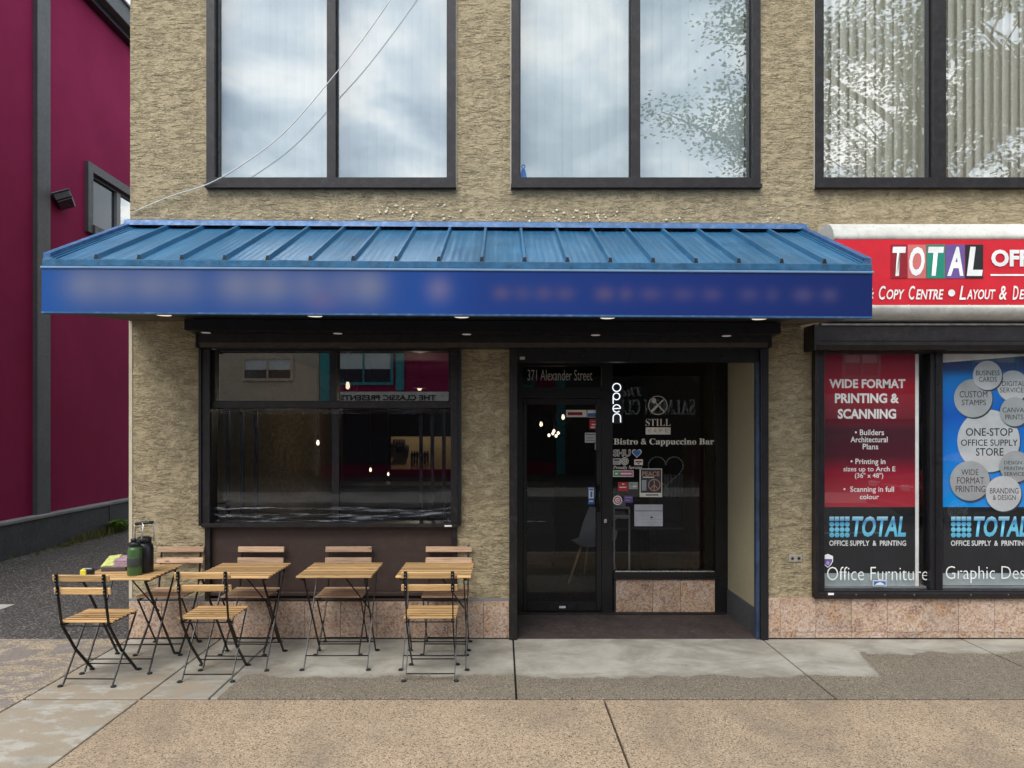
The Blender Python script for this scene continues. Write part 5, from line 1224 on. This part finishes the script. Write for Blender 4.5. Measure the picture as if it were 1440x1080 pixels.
ob_(o4, c4, 'sign_board', M['cap'], 11.6, 15.4, -20.2, -20.0, 2.15, 3.05)
text('lettering', 'THE MARKET', 12.0, 15.0, 2.6, 2.9, -19.98, M['blackp'], o4, bold=.03, back=True) if False else None
ob_(o4, c4, 'dark_shopfront', M['dkglass'], 11, 22, -20.2, -20.14, .4, 2.0)
# street tree by the kerb (mirrored in the upper windows)
tr = empty('street_tree', (14.6, -12.6, 0), label='leafy street tree on the far pavement mirrored in the upper right windows', cat='tree')
random.seed(21)
tm_ = MB(); tips = []
def grow(p, d_, ln, r_, lv):
    pts = [p]; q = p.copy(); dd = d_.copy()
    for i in range(4):
        dd = (dd+Vector((random.uniform(-.18, .18), random.uniform(-.18, .18), random.uniform(-.05, .12)))).normalized(); q = q+dd*ln/4; pts.append(q.copy())
        if lv >= 1: tips.append((q.copy(), lv))
    tm_.tube(pts, [r_*(1-.14*i) for i in range(5)], 6 if lv else 10)
    if lv < 3:
        for k in range(4 if lv else 7):
            a_ = random.uniform(0, 6.28); up = random.uniform(.15, .75); nd = (dd*.5+Vector((math.cos(a_), math.sin(a_)*.75, up-.1))).normalized()
            grow(pts[random.choice([2, 3, 4])], nd, ln*random.uniform(.6, .82), r_*.5, lv+1)
grow(Vector((0, 0, -.02)), Vector((0, 0, 1)), 8.6, .34, 0)
tm_.build('trunk', M['bark'], tr)
lf = MB()
for (p_, lv) in tips:
    if lv < 2: continue
    for k in range(170 if lv == 3 else 110):
        c_ = p_+Vector((random.gauss(0, .50), random.gauss(0, .5), random.gauss(0, .26))); 
        if c_.y > 7.5 or (c_.x > -3.2 and mnoise.noise(c_*.55) < .02): continue
        a_ = random.uniform(0, 6.28); l_ = random.uniform(.11, .20); wd = l_*.32; dv = Vector((math.cos(a_), math.sin(a_), random.uniform(-.7, .1))).normalized(); sv = dv.cross(Vector((random.uniform(-.5, .5), random.uniform(-.5, .5), 1))).normalized()
        lf.quad(c_, c_+dv*l_*.5+sv*wd, c_+dv*l_, c_+dv*l_*.5-sv*wd)
cr_ = lf.build('crown', M['leaf'], tr); cr_['kind'] = 'stuff'
print('LEAVES', len(lf.f), len(tips))
# parked cars (mirrored in the shop glass)
def car(name, label, x, y, m, L_=4.4, hh=1.42, rz=0, van=False):
    c_ = empty(name, (x, y, -.12), R(rz), label=label, cat='car' if not van else 'van')
    k = L_/4.4
    low = [(-2.2*k, .35), (-2.18*k, .72), (-1.9*k, .86), (-1.05*k, .96), (1.55*k, .98), (2.12*k, .92), (2.2*k, .6), (2.18*k, .32)]
    if van: low = [(-2.2*k, .35), (-2.18*k, .9), (-1.9*k, 1.05), (-1.45*k, 1.15), (2.18*k, 1.2), (2.2*k, .35)]
    mb = MB(); 
    def ext(prof, hw0, name_, mat_, top_in=0, z_in=0):
        mb = MB(); n = len(prof)
        for s_ in (-1, 1):
            for (px_, pz_) in prof: mb.v.append((px_, s_*(hw0-(top_in if pz_ > z_in else 0)), pz_))
        for j in range(n): mb.f.append((j, (j+1) % n, n+(j+1) % n, n+j)); mb.sm.append(False)
        mb.f += [tuple(range(n))[::-1], tuple(range(n, 2*n))]; mb.sm += [False, False]
        o = mb.build(name_, mat_, c_); bv = o.modifiers.new('b', 'BEVEL'); bv.width = .05; bv.segments = 3; return o
    ext(low, .88, 'body', m)
    cab = [(-1.15*k, .95), (-.45*k, hh-.03), (.2*k, hh), (1.1*k, hh-.05), (1.75*k, .97)] if not van else [(-1.5*k, 1.14), (-.95*k, 1.9), (-.6*k, 1.98), (2.12*k, 1.98), (2.17*k, 1.18)]
    ext(cab, .80, 'cabin', m, .10, 1.2)
    gw = [(-.98*k, 1.0), (-.42*k, hh-.09), (.25*k, hh-.07), (1.0*k, hh-.12), (1.5*k, 1.0)] if not van else [(-1.35*k, 1.22), (-.9*k, 1.82), (-.1*k, 1.85), (-.1*k, 1.22)]
    ext([(a, b) for a, b in gw], .812, 'side_glass', M['dkglass'], .085, 1.2)
    ws = MB(); (a0, b0), (a1, b1) = cab[0], cab[1]
    ws.quad((a0-.012, -.7, b0+.05), (a0-.012, .7, b0+.05), (a1-.03, .6, b1-.05), (a1-.03, -.6, b1-.05)); ws.build('windscreen', M['dkglass'], c_)
    for xx in (-1.35*k, 1.35*k):
        for s_ in (-1, 1):
            wh = empty('wheel', (xx, s_*.80, .33)); wh.parent = c_
            for nm, r_, w_, mm in (('tyre', .33, .11, 'rubber'), ('rim', .20, .118, 'chrome')):
                q = MB(); nn = 22
                for yy in (-w_, w_):
                    for j in range(nn): q.v.append((r_*math.cos(6.2832*j/nn), yy, r_*math.sin(6.2832*j/nn)))
                for j in range(nn): q.f.append((j, (j+1) % nn, nn+(j+1) % nn, nn+j)); q.sm.append(True)
                q.f += [tuple(range(nn))[::-1], tuple(range(nn, 2*nn))]; q.sm += [False, False]; q.build(nm, M[mm], wh)
    for s_ in (-1, 1): MB().box(-2.22*k, -2.1*k, s_*.62-.15, s_*.62+.15, .66, .78, .02).build('headlight', M['lamp'], c_); MB().box(2.1*k, 2.22*k, s_*.66-.12, s_*.66+.12, .68, .84, .02).build('tail_light', M['redst'], c_)
    MB().box(-2.23*k, 2.23*k, -.86, .86, .28, .42, .03).build('bumper', M['bronze_d'], c_)
    return c_
car('parked_car', 'red car parked at the near kerb mirrored in the shop window', 10.2, -8.6, M['carred'])
car('parked_van', 'white van parked across the street mirrored in the cafe glass', -21, -9.7, M['carwhite'], 4.9, van=True)
car('parked_car', 'white car parked across the street right of the van', 17.5, -9.7, M['carwhite'])
